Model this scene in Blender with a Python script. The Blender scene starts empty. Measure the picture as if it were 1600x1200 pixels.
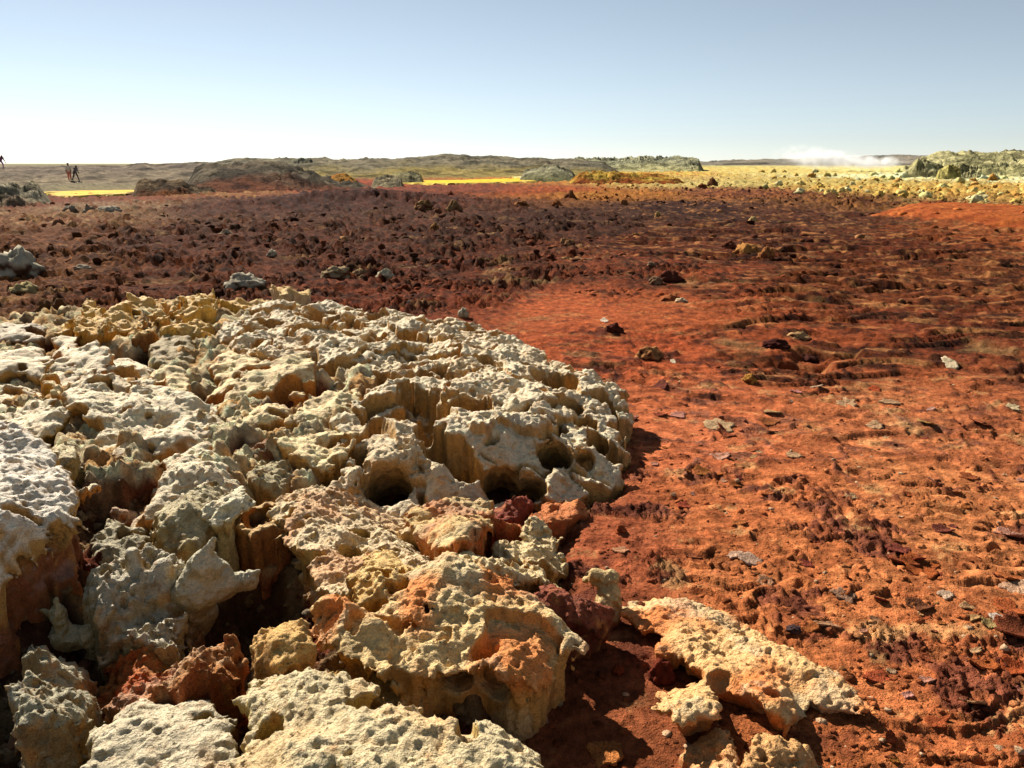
import bpy, math, time
import numpy as np
T0 = time.time()
R = math.radians
scene = bpy.context.scene

# ------------------------------------------------------------------ camera, sky, sun, exposure
EYE, FPX, PITCH = 2.0, 1256.0, R(15.35)      # eye height above the red flat, focal length in 1600-px units
cam_d = bpy.data.cameras.new('camera')
cam_d.sensor_width = 36.0
cam_d.lens = 36.0 * FPX / 1600.0
cam_d.clip_start = 0.05
cam_d.clip_end = 20000
cam = bpy.data.objects.new('camera', cam_d)
scene.collection.objects.link(cam)
cam.location = (0, 0, EYE)
cam.rotation_euler = (R(90) - PITCH, 0, 0)
scene.camera = cam

SUN_AZ, SUN_EL = R(-36), R(34)                # azimuth from the view direction (negative = left)
world = bpy.data.worlds.new('World')
scene.world = world
world.use_nodes = True
wn = world.node_tree.nodes
wl = world.node_tree.links
bg = wn['Background']
sky = wn.new('ShaderNodeTexSky')
sky.sky_type = 'NISHITA'
sky.sun_disc = False
sky.sun_elevation = SUN_EL
sky.sun_rotation = SUN_AZ
sky.altitude = 0
sky.air_density = 0.63
sky.dust_density = 0.03
sky.ozone_density = 1.0
haze_sat = wn.new('ShaderNodeHueSaturation')        # dusty air: the whole sky a little greyer
haze_sat.inputs['Hue'].default_value = 0.488
haze_sat.inputs['Saturation'].default_value = 0.6
wl.new(sky.outputs['Color'], haze_sat.inputs['Color'])
wl.new(haze_sat.outputs['Color'], bg.inputs['Color'])
bg.inputs['Strength'].default_value = 0.05

sun_d = bpy.data.lights.new('sun', 'SUN')
sun_d.energy = 5.0
sun_d.angle = R(0.5)
sun_d.color = (1.0, 0.95, 0.87)
sun = bpy.data.objects.new('sun', sun_d)
scene.collection.objects.link(sun)
sun.rotation_euler = (R(90) - SUN_EL, 0, math.pi - SUN_AZ)   # checked below: light travels from the sun to the scene
sun.location = (-20, 30, 40)

vs = scene.view_settings
vs.view_transform = 'Standard'
vs.look = 'None'
vs.exposure = 1.05
vs.gamma = 1.0
vs.use_curve_mapping = False
scene.render.engine = 'CYCLES'
scene.cycles.use_denoising = True
scene.cycles.max_bounces = 6
scene.cycles.diffuse_bounces = 1
scene.cycles.volume_bounces = 1
scene.cycles.volume_step_rate = 1.0

# ------------------------------------------------------------------ small maths
f32 = np.float32


def srgb(r, g, b):
    c = np.array([r, g, b], float) / 255.0
    return np.where(c <= 0.04045, c / 12.92, ((c + 0.055) / 1.055) ** 2.4).astype(f32)


def sstep(a, b, x):
    t = np.clip((x - a) / (b - a), 0, 1)
    return t * t * (3 - 2 * t)


def lerp(a, b, t):
    return a + (b - a) * t


_rng = np.random.RandomState(7)
_perm = _rng.permutation(256).astype(np.int32)
PERM = np.concatenate([_perm, _perm, _perm])
_ga = _rng.rand(256) * 2 * np.pi
G2X, G2Y = np.cos(_ga).astype(f32), np.sin(_ga).astype(f32)
_gv = _rng.randn(256, 3)
_gv /= np.linalg.norm(_gv, axis=1)[:, None]
G3X, G3Y, G3Z = [np.ascontiguousarray(_gv[:, i]).astype(f32) for i in range(3)]
RND = _rng.rand(256).astype(f32)
RND2 = _rng.rand(256).astype(f32)
RND3 = _rng.rand(256).astype(f32)


def perlin2(x, y, seed=0):
    x = np.asarray(x, f32) + seed * 17.31
    y = np.asarray(y, f32) + seed * 5.77
    xf, yf = np.floor(x), np.floor(y)
    xi = xf.astype(np.int32) & 255
    yi = yf.astype(np.int32) & 255
    fx, fy = x - xf, y - yf
    u = fx * fx * fx * (fx * (fx * 6 - 15) + 10)
    v = fy * fy * fy * (fy * (fy * 6 - 15) + 10)

    def g(i, j):
        h = PERM[PERM[xi + i] + yi + j]
        return G2X[h] * (fx - i) + G2Y[h] * (fy - j)
    a = lerp(g(0, 0), g(1, 0), u)
    b = lerp(g(0, 1), g(1, 1), u)
    return lerp(a, b, v) * 1.5


def perlin3(x, y, z, seed=0):
    x = np.asarray(x, f32) + seed * 17.31
    y = np.asarray(y, f32) + seed * 5.77
    z = np.asarray(z, f32) + seed * 9.13
    xf, yf, zf = np.floor(x), np.floor(y), np.floor(z)
    xi = xf.astype(np.int32) & 255
    yi = yf.astype(np.int32) & 255
    zi = zf.astype(np.int32) & 255
    fx, fy, fz = x - xf, y - yf, z - zf
    u = fx * fx * (3 - 2 * fx)
    v = fy * fy * (3 - 2 * fy)
    w = fz * fz * (3 - 2 * fz)

    def g(i, j, k):
        h = PERM[PERM[PERM[xi + i] + yi + j] + zi + k]
        return G3X[h] * (fx - i) + G3Y[h] * (fy - j) + G3Z[h] * (fz - k)
    a = lerp(lerp(g(0, 0, 0), g(1, 0, 0), u), lerp(g(0, 1, 0), g(1, 1, 0), u), v)
    b = lerp(lerp(g(0, 0, 1), g(1, 0, 1), u), lerp(g(0, 1, 1), g(1, 1, 1), u), v)
    return lerp(a, b, w) * 1.5


def fbm2(x, y, o=4, seed=0, gain=0.5):
    s, a, f = 0, 1.0, 1.0
    for i in range(o):
        s = s + a * perlin2(x * f, y * f, seed + i)
        a *= gain
        f *= 2.03
    return s


def worley2(x, y, seed=0, jit=0.9):
    """F1, F2 and a random number for the nearest cell"""
    x = np.asarray(x, f32) + seed * 13.7
    y = np.asarray(y, f32) + seed * 3.9
    xf, yf = np.floor(x), np.floor(y)
    xi, yi = xf.astype(np.int32), yf.astype(np.int32)
    f1 = np.full(x.shape, 9.0, f32)
    f2 = np.full(x.shape, 9.0, f32)
    idn = np.zeros(x.shape, np.int32)
    for i in (-1, 0, 1):
        for j in (-1, 0, 1):
            h = PERM[PERM[(xi + i) & 255] + ((yi + j) & 255)]
            dx = xf + i + 0.5 + (RND[h] - 0.5) * jit - x
            dy = yf + j + 0.5 + (RND2[h] - 0.5) * jit - y
            d = dx * dx + dy * dy
            m = d < f1
            f2 = np.where(m, f1, np.minimum(f2, d))
            f1 = np.where(m, d, f1)
            idn = np.where(m, h, idn)
    return np.sqrt(f1), np.sqrt(f2), idn


def pits2(x, y, seed=0, rmin=0.15, rmax=0.62, share=0.75):
    """0..1 bowl-shaped pits, one per Worley cell"""
    f1, f2, i = worley2(x, y, seed)
    r = rmin + (rmax - rmin) * RND3[i] ** 1.5
    p = np.clip(1 - (f1 / r) ** 2, 0, 1)
    return np.where(RND[(i * 7 + 3) & 255] < share, p, 0) * (0.4 + 0.6 * RND3[i])


# ------------------------------------------------------------------ placing by sight lines
CP, SP = math.cos(PITCH), math.sin(PITCH)


def ray(u, v):
    dx = (u - 800.0) / FPX
    dv = (600.0 - v) / FPX
    return np.array([dx, CP + SP * dv, -SP + CP * dv])


def at_z(u, v, z=0.0):
    d = ray(u, v)
    t = (z - EYE) / d[2]
    return np.array([d[0] * t, d[1] * t, z])


def at_r(u, v, r):
    d = ray(u, v)
    t = r / math.hypot(d[0], d[1])
    return np.array([d[0] * t, d[1] * t, EYE + d[2] * t])


# ------------------------------------------------------------------ objects, meshes, materials
COL = scene.collection


def tag(o, label=None, cat=None, group=None, kind=None):
    if label:
        o['label'] = label
    if cat:
        o['category'] = cat
    if group:
        o['group'] = group
    if kind:
        o['kind'] = kind
    return o


def make_mesh(name, verts, faces, col=None, smooth=True):
    """verts (n,3), faces (m,3|4) int array, col (n,3) linear colours"""
    me = bpy.data.meshes.new(name)
    verts = np.ascontiguousarray(verts, dtype=f32)
    faces = np.ascontiguousarray(faces, dtype=np.int32)
    nv, (nf, k) = len(verts), faces.shape
    me.vertices.add(nv)
    me.vertices.foreach_set('co', verts.ravel())
    me.loops.add(nf * k)
    me.loops.foreach_set('vertex_index', faces.ravel())
    me.polygons.add(nf)
    me.polygons.foreach_set('loop_start', np.arange(0, nf * k, k, dtype=np.int32))
    if smooth:
        me.polygons.foreach_set('use_smooth', np.ones(nf, bool))
    me.update(calc_edges=True)
    if col is not None:
        a = me.color_attributes.new('tint', 'FLOAT_COLOR', 'POINT')
        c = np.ones((nv, 4), f32)
        c[:, :3] = np.clip(col * 0.72, 0.004, 0.85)
        a.data.foreach_set('color', c.ravel())
    return me


def obj(name, me, mat=None, parent=None, loc=None):
    o = bpy.data.objects.new(name, me)
    COL.objects.link(o)
    if mat and not me.materials:
        me.materials.append(mat)
    if parent:
        o.parent = parent
    if loc is not None:
        o.location = [float(c) for c in loc]
    return o


def mineral(name, rough=0.9, spec=0.15, grain=250.0, grain_bump=0.002, speck=0.18, sss=0.0, mid=60.0, mid_bump=0.004, pits=0.0, clumps=0.0):
    """procedural mineral surface: vertex tint times grain, two scales of relief"""
    m = bpy.data.materials.new(name)
    m.use_nodes = True
    n, l = m.node_tree.nodes, m.node_tree.links
    b = n['Principled BSDF']
    b.inputs['Roughness'].default_value = rough
    b.inputs['Specular IOR Level'].default_value = spec
    at = n.new('ShaderNodeAttribute')
    at.attribute_name = 'tint'
    tc = n.new('ShaderNodeTexCoord')
    n1 = n.new('ShaderNodeTexNoise')
    n1.inputs['Scale'].default_value = grain
    n1.inputs['Detail'].default_value = 3
    n2 = n.new('ShaderNodeTexNoise')
    n2.inputs['Scale'].default_value = mid
    n2.inputs['Detail'].default_value = 5
    n2.inputs['Roughness'].default_value = 0.65
    l.new(tc.outputs['Object'], n1.inputs['Vector'])
    l.new(tc.outputs['Object'], n2.inputs['Vector'])
    mr = n.new('ShaderNodeMapRange')
    mr.inputs['From Min'].default_value = 0.3
    mr.inputs['From Max'].default_value = 0.7
    mr.inputs['To Min'].default_value = 1.0 - speck
    mr.inputs['To Max'].default_value = 1.0 + speck
    add = n.new('ShaderNodeMath')
    add.operation = 'ADD'
    l.new(n1.outputs['Fac'], add.inputs[0])
    l.new(n2.outputs['Fac'], add.inputs[1])
    hlf = n.new('ShaderNodeMath')
    hlf.operation = 'MULTIPLY'
    hlf.inputs[1].default_value = 0.5
    l.new(add.outputs[0], hlf.inputs[0])
    l.new(hlf.outputs[0], mr.inputs['Value'])
    mul = n.new('ShaderNodeVectorMath')
    mul.operation = 'SCALE'
    l.new(at.outputs['Color'], mul.inputs[0])
    l.new(mr.outputs['Result'], mul.inputs['Scale'])
    l.new(mul.outputs['Vector'], b.inputs['Base Color'])
    b1 = n.new('ShaderNodeBump')
    b1.inputs['Distance'].default_value = mid_bump
    b1.inputs['Strength'].default_value = 0.9
    l.new(n2.outputs['Fac'], b1.inputs['Height'])
    b2 = n.new('ShaderNodeBump')
    b2.inputs['Distance'].default_value = grain_bump
    b2.inputs['Strength'].default_value = 0.9
    l.new(n1.outputs['Fac'], b2.inputs['Height'])
    l.new(b1.outputs['Normal'], b2.inputs['Normal'])
    l.new(b2.outputs['Normal'], b.inputs['Normal'])
    if clumps:                                         # crusty clumps at decimetre scale
        n3 = n.new('ShaderNodeTexNoise')
        n3.inputs['Scale'].default_value = clumps
        n3.inputs['Detail'].default_value = 6
        n3.inputs['Roughness'].default_value = 0.7
        l.new(tc.outputs['Object'], n3.inputs['Vector'])
        b4 = n.new('ShaderNodeBump')
        b4.inputs['Distance'].default_value = .7 / clumps
        b4.inputs['Strength'].default_value = .85
        l.new(n3.outputs['Fac'], b4.inputs['Height'])
        l.new(b4.outputs['Normal'], b1.inputs['Normal'])
        mr3 = n.new('ShaderNodeMapRange')
        mr3.inputs['From Min'].default_value = .35
        mr3.inputs['From Max'].default_value = .68
        mr3.inputs['To Min'].default_value = .68
        mr3.inputs['To Max'].default_value = 1.4
        l.new(n3.outputs['Fac'], mr3.inputs['Value'])
        m3 = n.new('ShaderNodeVectorMath')
        m3.operation = 'SCALE'
        l.new(mul.outputs['Vector'], m3.inputs[0])
        l.new(mr3.outputs['Result'], m3.inputs['Scale'])
        l.new(m3.outputs['Vector'], b.inputs['Base Color'])
    if pits:
        vo = n.new('ShaderNodeTexVoronoi')
        vo.inputs['Scale'].default_value = pits
        l.new(tc.outputs['Object'], vo.inputs['Vector'])
        b3 = n.new('ShaderNodeBump')
        b3.inputs['Distance'].default_value = .35 / pits
        b3.inputs['Strength'].default_value = .8
        l.new(vo.outputs['Distance'], b3.inputs['Height'])
        l.new(b2.outputs['Normal'], b3.inputs['Normal'])
        l.new(b3.outputs['Normal'], b.inputs['Normal'])
    if sss:
        b.inputs['Subsurface Weight'].default_value = sss
        b.inputs['Subsurface Radius'].default_value = (1.0, 0.6, 0.25)
        b.inputs['Subsurface Scale'].default_value = 0.02
    return m


M_GROUND = mineral('red_mineral_ground', 1.0, 0.04, 130, 0.006, 0.34, 0, 38, 0.012, clumps=8.0)
M_SALT = mineral('salt_crust', 0.7, 0.15, 150, 0.009, 0.3, 0.0, 48, 0.026, pits=85.0)
M_ROCK = mineral('weathered_rock', 1.0, 0.03, 70, 0.005, 0.3, 0, 22, 0.012)
M_FAR = mineral('far_rock', 1.0, 0.02, 7, 0.05, 0.5, 0, 2.2, 0.22, clumps=.7)
M_POOL = mineral('sulphur_pool', 0.9, 0.05, 8, 0.002, 0.1, 0, 1.5, 0.004)
M_CLOTH = mineral('cloth', 0.85, 0.2, 90, 0.002, 0.12, 0, 20, 0.004)


def vnormals(v, f):
    a, b, c = v[f[:, 0]], v[f[:, 1]], v[f[:, 2]]
    n = np.cross(b - a, c - a)
    if f.shape[1] == 4:
        n = np.cross(c - a, v[f[:, 3]] - b)
    out = np.zeros_like(v)
    for k in range(f.shape[1]):
        for ax in range(3):
            out[:, ax] += np.bincount(f[:, k], n[:, ax], len(v))
    return out / np.maximum(np.linalg.norm(out, axis=1), 1e-9)[:, None]


# ------------------------------------------------------------------ surface nets: a closed mesh from a distance grid
def surface_nets(D, org, h):
    S = D < 0
    nx, ny, nz = D.shape
    c = np.zeros((nx - 1, ny - 1, nz - 1), np.uint8)
    for i in (0, 1):
        for j in (0, 1):
            for k in (0, 1):
                c += S[i:nx - 1 + i, j:ny - 1 + j, k:nz - 1 + k]
    act = (c > 0) & (c < 8)
    ii, jj, kk = np.nonzero(act)
    idx = np.full(act.shape, -1, np.int32)
    idx[ii, jj, kk] = np.arange(len(ii), dtype=np.int32)
    cv = {}
    for i in (0, 1):
        for j in (0, 1):
            for k in (0, 1):
                cv[(i, j, k)] = D[ii + i, jj + j, kk + k]
    P = np.zeros((len(ii), 3), f32)
    W = np.zeros(len(ii), f32)
    for a in cv:
        for ax in range(3):
            if a[ax]:
                continue
            b = list(a)
            b[ax] = 1
            b = tuple(b)
            va, vb = cv[a], cv[b]
            m = (va < 0) != (vb < 0)
            t = np.where(m, va / np.where(m, va - vb, 1), 0)
            W += m
            for q in range(3):
                P[:, q] += np.where(m, a[q] + (t if q == ax else 0), 0)
    P /= W[:, None]
    P[:, 0] += ii
    P[:, 1] += jj
    P[:, 2] += kk
    P = P * h + np.asarray(org, f32)
    Q = []
    for ax in range(3):
        sl0 = [slice(None)] * 3
        sl1 = [slice(None)] * 3
        sl0[ax] = slice(0, -1)
        sl1[ax] = slice(1, None)
        A, B = S[tuple(sl0)], S[tuple(sl1)]
        e = np.array(np.nonzero(A != B)).T
        o1, o2 = [(1, 2), (2, 0), (0, 1)][ax]
        n = np.array(act.shape)
        ok = np.ones(len(e), bool)
        for o in (o1, o2):
            ok &= (e[:, o] >= 1) & (e[:, o] < n[o])
        e = e[ok]
        ins = A[e[:, 0], e[:, 1], e[:, 2]]

        def cell(d1, d2):
            g = e.copy()
            g[:, o1] -= d1
            g[:, o2] -= d2
            return idx[g[:, 0], g[:, 1], g[:, 2]]
        q = np.stack([cell(1, 1), cell(0, 1), cell(0, 0), cell(1, 0)], 1)
        q[~ins] = q[~ins][:, ::-1]
        Q.append(q)
    return P, np.concatenate(Q).astype(np.int32)


def smax(a, b, k):
    h = np.clip(0.5 + 0.5 * (a - b) / k, 0, 1)
    return lerp(b, a, h) + k * h * (1 - h)


def smin(a, b, k):
    return -smax(-a, -b, k)


def sd_poly(px, py, poly):
    d = np.full(px.shape, 1e9, f32)
    s = np.ones(px.shape, f32)
    n = len(poly)
    for i in range(n):
        ax, ay = poly[i]
        bx, by = poly[i - 1]
        ex, ey = bx - ax, by - ay
        wx, wy = px - ax, py - ay
        t = np.clip((wx * ex + wy * ey) / (ex * ex + ey * ey + 1e-12), 0, 1)
        dx, dy = wx - ex * t, wy - ey * t
        d = np.minimum(d, dx * dx + dy * dy)
        c1, c2, c3 = py >= ay, py < by, ex * wy > ey * wx
        s = np.where((c1 & c2 & c3) | (~c1 & ~c2 & ~c3), -s, s)
    return np.sqrt(d) * s


# ------------------------------------------------------------------ macro surface of the salt crust (sight-line control points with heights)
CTRL = [(-260, 470, .30), (-200, 600, .42), (-200, 800, .48), (-250, 1000, .4), (0, 500, .40), (130, 482, .34), (250, 472, .32), (350, 482, .42), (450, 480, .52), (560, 484, .52),
        (640, 492, .50), (715, 496, .47), (800, 524, .42), (900, 580, .36), (965, 605, .30), (980, 650, .18), (965, 740, .06), (880, 765, .06),
        (0, 600, .42), (150, 620, .45), (300, 640, .45), (420, 600, .45), (550, 580, .48), (680, 580, .47), (800, 600, .42), (870, 660, .32),
        (880, 720, .17), (760, 680, .34), (650, 690, .36), (600, 720, .30), (700, 780, .10), (600, 790, .12), (780, 770, .08),
        (450, 700, .32), (300, 720, .42), (100, 700, .45), (0, 720, .48), (90, 850, .45), (0, 880, .45), (250, 800, .30), (430, 790, .26),
        (540, 800, .26), (680, 860, .22), (620, 890, .24), (800, 860, .16), (850, 830, .10),
        (520, 950, .36), (640, 910, .38), (720, 890, .38), (800, 920, .33), (900, 1005, .22), (850, 1040, .22), (700, 1040, .27), (600, 1040, .27), (510, 1010, .30),
        (200, 900, .25), (330, 900, .25), (100, 980, .14), (250, 1030, .16), (80, 1060, .14), (250, 1150, .32), (160, 1130, .3), (330, 1120, .32),
        (420, 1070, .36), (550, 1080, .38), (700, 1150, .38), (820, 1190, .34), (600, 1250, .4), (200, 1250, .35), (-100, 1200, .35),
        (990, 930, .06), (1090, 935, .06), (1220, 1000, .06), (1340, 1085, .07), (1250, 1085, .14), (1130, 1100, .17), (1040, 1100, .16),
        (1050, 1000, .08), (1150, 1020, .08), (1250, 1250, .2)]
CX = np.array([at_z(u, v, z) for u, v, z in CTRL])
_d = np.linalg.norm(CX[:, None, :2] - CX[None, :, :2], axis=2)
_A = np.block([[_d + np.eye(len(CX)) * -0.02, np.ones((len(CX), 1))], [np.ones((1, len(CX))), np.zeros((1, 1))]])
_w = np.linalg.solve(_A, np.append(CX[:, 2], 0))


def Zc(x, y):
    x = np.asarray(x, f32)
    y = np.asarray(y, f32)
    s = np.full(x.shape, _w[-1], f32)
    for (cx, cy, cz), w in zip(CX, _w[:-1]):
        s += f32(w) * np.sqrt((x - f32(cx)) ** 2 + (y - f32(cy)) ** 2)
    return np.clip(s, -0.05, 0.6)


def on_crust(u, v, dz=0.0):
    z = 0.25
    for _ in range(25):
        p = at_z(u, v, z)
        zz = _w[-1] + float(_w[:-1] @ np.hypot(CX[:, 0] - p[0], CX[:, 1] - p[1]))
        z = 0.5 * z + 0.5 * (min(max(zz, -.05), .6) + dz)
    return at_z(u, v, z)


# outline of the whole crust field on the ground
CRUST_PX = [(-420, 470), (0, 476), (130, 468), (250, 462), (400, 470), (480, 468), (560, 482), (640, 490), (715, 494), (800, 522), (900, 578), (965, 603), (984, 650),
            (972, 760), (900, 800), (885, 850), (900, 880), (880, 930), (880, 1000), (850, 1040), (830, 1130), (850, 1230), (850, 1330), (-500, 1330)]
CRUST = np.array([on_crust(u, v)[:2] for u, v in CRUST_PX])

MOUND_PX = [(395, 480), (470, 475), (560, 481), (640, 490), (715, 492), (765, 502), (805, 522), (850, 547), (915, 580), (968, 602), (984, 640), (976, 700), (966, 745), (905, 768), (840, 768),
       (770, 775), (700, 800), (640, 790), (572, 785), (530, 765), (548, 700), (520, 668), (540, 640), (600, 600), (560, 560), (470, 560), (392, 548), (345, 522)]
MOUND = np.array([on_crust(u, v)[:2] for u, v in MOUND_PX])

# ------------------------------------------------------------------ ground: colour and roughness zones of the mineral field
# (u, v) sight line to the place, main colour, second colour, clod height, terrace height, plate height, share of second colour
ZN = [
    (1200, 900, (190, 105, 58), (128, 66, 52), .012, 0, .014, .35), (1500, 800, (194, 112, 66), (132, 70, 54), .013, 0, .016, .35), (1500, 1100, (186, 100, 56), (128, 66, 50), .013, 0, .014, .3),
    (1150, 780, (188, 100, 56), (124, 68, 56), .014, 0, .014, .4), (1250, 1200, (172, 92, 48), (130, 66, 42), .003, 0, .003, .2),
    (1000, 1080, (142, 74, 44), (112, 54, 36), .003, 0, .003, .3), (930, 1010, (138, 70, 44), (96, 46, 34), .006, 0, .004, .35),
    (950, 830, (164, 82, 52), (104, 52, 42), .022, 0, .014, .5), (1080, 680, (198, 102, 62), (150, 88, 72), .006, 0, .008, .35), (1030, 620, (194, 98, 56), (116, 60, 48), .008, .015, .008, .4),
    (1400, 650, (192, 104, 62), (130, 76, 62), .008, .012, .012, .35), (1550, 680, (186, 100, 60), (126, 68, 54), .012, .012, .012, .35),
    (1000, 550, (188, 84, 40), (104, 48, 36), .022, .02, .004, .45), (900, 480, (192, 94, 50), (124, 62, 48), .01, 0, .006, .3), (1060, 490, (186, 92, 46), (120, 60, 42), .02, .01, .004, .35),
    (1200, 520, (176, 84, 42), (84, 38, 28), .035, .03, 0, .5), (1500, 520, (148, 70, 42), (74, 38, 30), .035, .05, 0, .6), (1300, 560, (170, 84, 46), (84, 42, 32), .025, .045, 0, .5),
    (1300, 440, (146, 76, 44), (80, 40, 30), .03, .06, 0, .5), (1560, 420, (148, 80, 46), (80, 42, 32), .03, .06, 0, .5), (1100, 440, (160, 76, 40), (82, 40, 28), .04, .03, 0, .5),
    (1000, 420, (140, 66, 38), (74, 38, 30), .06, .02, 0, .6), (1080, 390, (128, 62, 38), (74, 38, 32), .03, .06, 0, .55), (1400, 385, (124, 58, 34), (72, 36, 28), .02, .07, 0, .55), (1580, 375, (176, 92, 48), (90, 48, 34), .02, .06, 0, .4),
    (800, 420, (112, 54, 32), (72, 38, 30), .08, 0, 0, .6), (600, 450, (124, 58, 32), (72, 38, 28), .075, 0, 0, .5), (600, 420, (104, 52, 32), (68, 38, 30), .08, 0, 0, .6), (750, 455, (128, 60, 36), (74, 38, 30), .06, 0, 0, .55),
    (300, 430, (112, 58, 34), (72, 40, 30), .08, 0, 0, .5), (100, 420, (124, 78, 48), (80, 46, 34), .08, 0, 0, .4), (0, 380, (124, 76, 48), (84, 48, 36), .08, 0, 0, .4),
    (300, 375, (98, 52, 35), (70, 40, 31), .08, 0, 0, .5), (500, 380, (100, 52, 35), (68, 40, 32), .08, 0, 0, .5), (700, 370, (100, 52, 36), (64, 38, 33), .08, 0, 0, .6),
    (900, 345, (84, 46, 37), (60, 35, 33), .07, 0, 0, .6), (1100, 330, (76, 42, 37), (58, 33, 31), .05, .04, 0, .6), (1250, 335, (100, 52, 38), (72, 38, 32), .05, .03, 0, .6), (1200, 365, (112, 56, 36), (70, 36, 31), .03, .06, 0, .6),
    (500, 322, (80, 44, 36), (60, 36, 33), .07, 0, 0, .5), (380, 325, (94, 50, 34), (66, 38, 32), .07, 0, 0, .5), (650, 315, (96, 50, 36), (66, 38, 32), .07, 0, 0, .5), (550, 290, (152, 68, 34), (96, 46, 30), .06, 0, 0, .4), (480, 290, (140, 62, 32), (90, 44, 30), .06, 0, 0, .4),
    (100, 340, (124, 74, 48), (150, 122, 98), .08, 0, 0, .35), (30, 320, (126, 66, 44), (98, 56, 40), .07, 0, 0, .4), (160, 325, (150, 128, 104), (124, 72, 46), .08, 0, 0, .5), (300, 302, (122, 66, 36), (150, 112, 62), .06, 0, 0, .4), (200, 308, (132, 72, 44), (92, 50, 34), .06, 0, 0, .4),
    (720, 295, (128, 64, 37), (96, 52, 38), .06, 0, 0, .5), (850, 298, (160, 78, 34), (120, 62, 34), .06, 0, 0, .5), (880, 283, (150, 84, 38), (184, 124, 52), .06, 0, 0, .5), (950, 303, (164, 112, 46), (150, 88, 38), .07, 0, 0, .5),
    (1000, 285, (156, 100, 46), (182, 156, 82), .08, 0, 0, .5), (1100, 287, (172, 152, 92), (196, 176, 104), .09, 0, 0, .5), (1000, 272, (176, 118, 54), (204, 180, 86), .09, 0, 0, .5), (1150, 302, (150, 92, 50), (80, 42, 34), .07, 0, 0, .5),
    (1250, 285, (196, 178, 104), (170, 140, 74), .09, 0, 0, .5), (1300, 272, (206, 196, 128), (198, 168, 84), .09, 0, 0, .5), (1200, 268, (196, 166, 84), (210, 196, 122), .08, 0, 0, .5),
    (1500, 300, (210, 182, 100), (178, 132, 58), .12, 0, 0, .5), (1400, 296, (204, 176, 96), (176, 134, 62), .11, 0, 0, .5), (1580, 308, (206, 172, 90), (160, 110, 54), .11, 0, 0, .5),
    (1450, 275, (220, 226, 186), (224, 214, 138), .07, 0, 0, .4), (1600, 272, (216, 222, 180), (216, 204, 132), .08, 0, 0, .4), (1350, 268, (214, 206, 140), (210, 190, 104), .08, 0, 0, .4),
    (1350, 318, (150, 100, 52), (80, 44, 34), .10, 0, 0, .55), (1500, 322, (110, 56, 38), (190, 160, 96), .07, 0, 0, .3),
    (800, 272, (150, 138, 66), (124, 118, 78), .08, 0, 0, .5), (650, 272, (150, 134, 62), (116, 108, 74), .08, 0, 0, .5), (500, 272, (128, 112, 70), (110, 100, 74), .08, 0, 0, .5),
    (100, 285, (126, 116, 84), (108, 98, 74), .06, 0, 0, .5), (150, 296, (130, 118, 80), (112, 102, 74), .04, 0, 0, .5), (900, 262, (166, 156, 92), (140, 132, 90), .08, 0, 0, .5), (1100, 260, (196, 184, 116), (180, 160, 86), .08, 0, 0, .5), (1300, 260, (206, 196, 132), (190, 168, 96), .07, 0, 0, .5),
    (350, 262, (124, 116, 88), (108, 100, 78), .08, 0, 0, .5),
]
_zp = np.array([at_z(u, v, 0)[:2] for u, v, *_ in ZN])
ZLR, ZAZ = np.log(np.hypot(_zp[:, 0], _zp[:, 1])), np.arctan2(_zp[:, 0], _zp[:, 1])
ZVAL = np.array([list(srgb(*a)) + list(srgb(*b)) + [c, s, p, q] for _, _, a, b, c, s, p, q in ZN], f32)


def zones(x, y):
    r = np.maximum(np.hypot(x, y), 0.3)
    wob = np.stack([fbm2(x / (r + 1) * 5, np.log(r) * 5, 3, 41), fbm2(x / (r + 1) * 5, np.log(r) * 5, 3, 47)])
    lr = np.log(r) + wob[0] * 0.045
    az = np.arctan2(x, y) + wob[1] * 0.03
    az = np.clip(az, -0.62, 0.62)
    out = np.zeros((len(x), ZVAL.shape[1]), f32)
    for s in range(0, len(x), 200000):
        q = slice(s, s + 200000)
        d = ((lr[q, None] - ZLR[None]) / 0.11) ** 2 + ((az[q, None] - ZAZ[None]) / 0.06) ** 2
        w = 1.0 / (d + 0.35) ** 2.5
        w /= w.sum(1, keepdims=True)
        out[q] = w.astype(f32) @ ZVAL
    return out


BANK = np.array([at_z(u, v, .1)[:2] for u, v in [(1365, 337), (1400, 328), (1460, 325), (1600, 331), (1760, 336), (1760, 372), (1600, 358), (1520, 352), (1440, 345)]])


def terr(q, n, sharp=0.12):
    """terrace a field into n steps per unit with narrow risers"""
    t = q * n
    fl = np.floor(t)
    return (fl + sstep(1 - sharp, 1.0, t - fl)) / n


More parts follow.
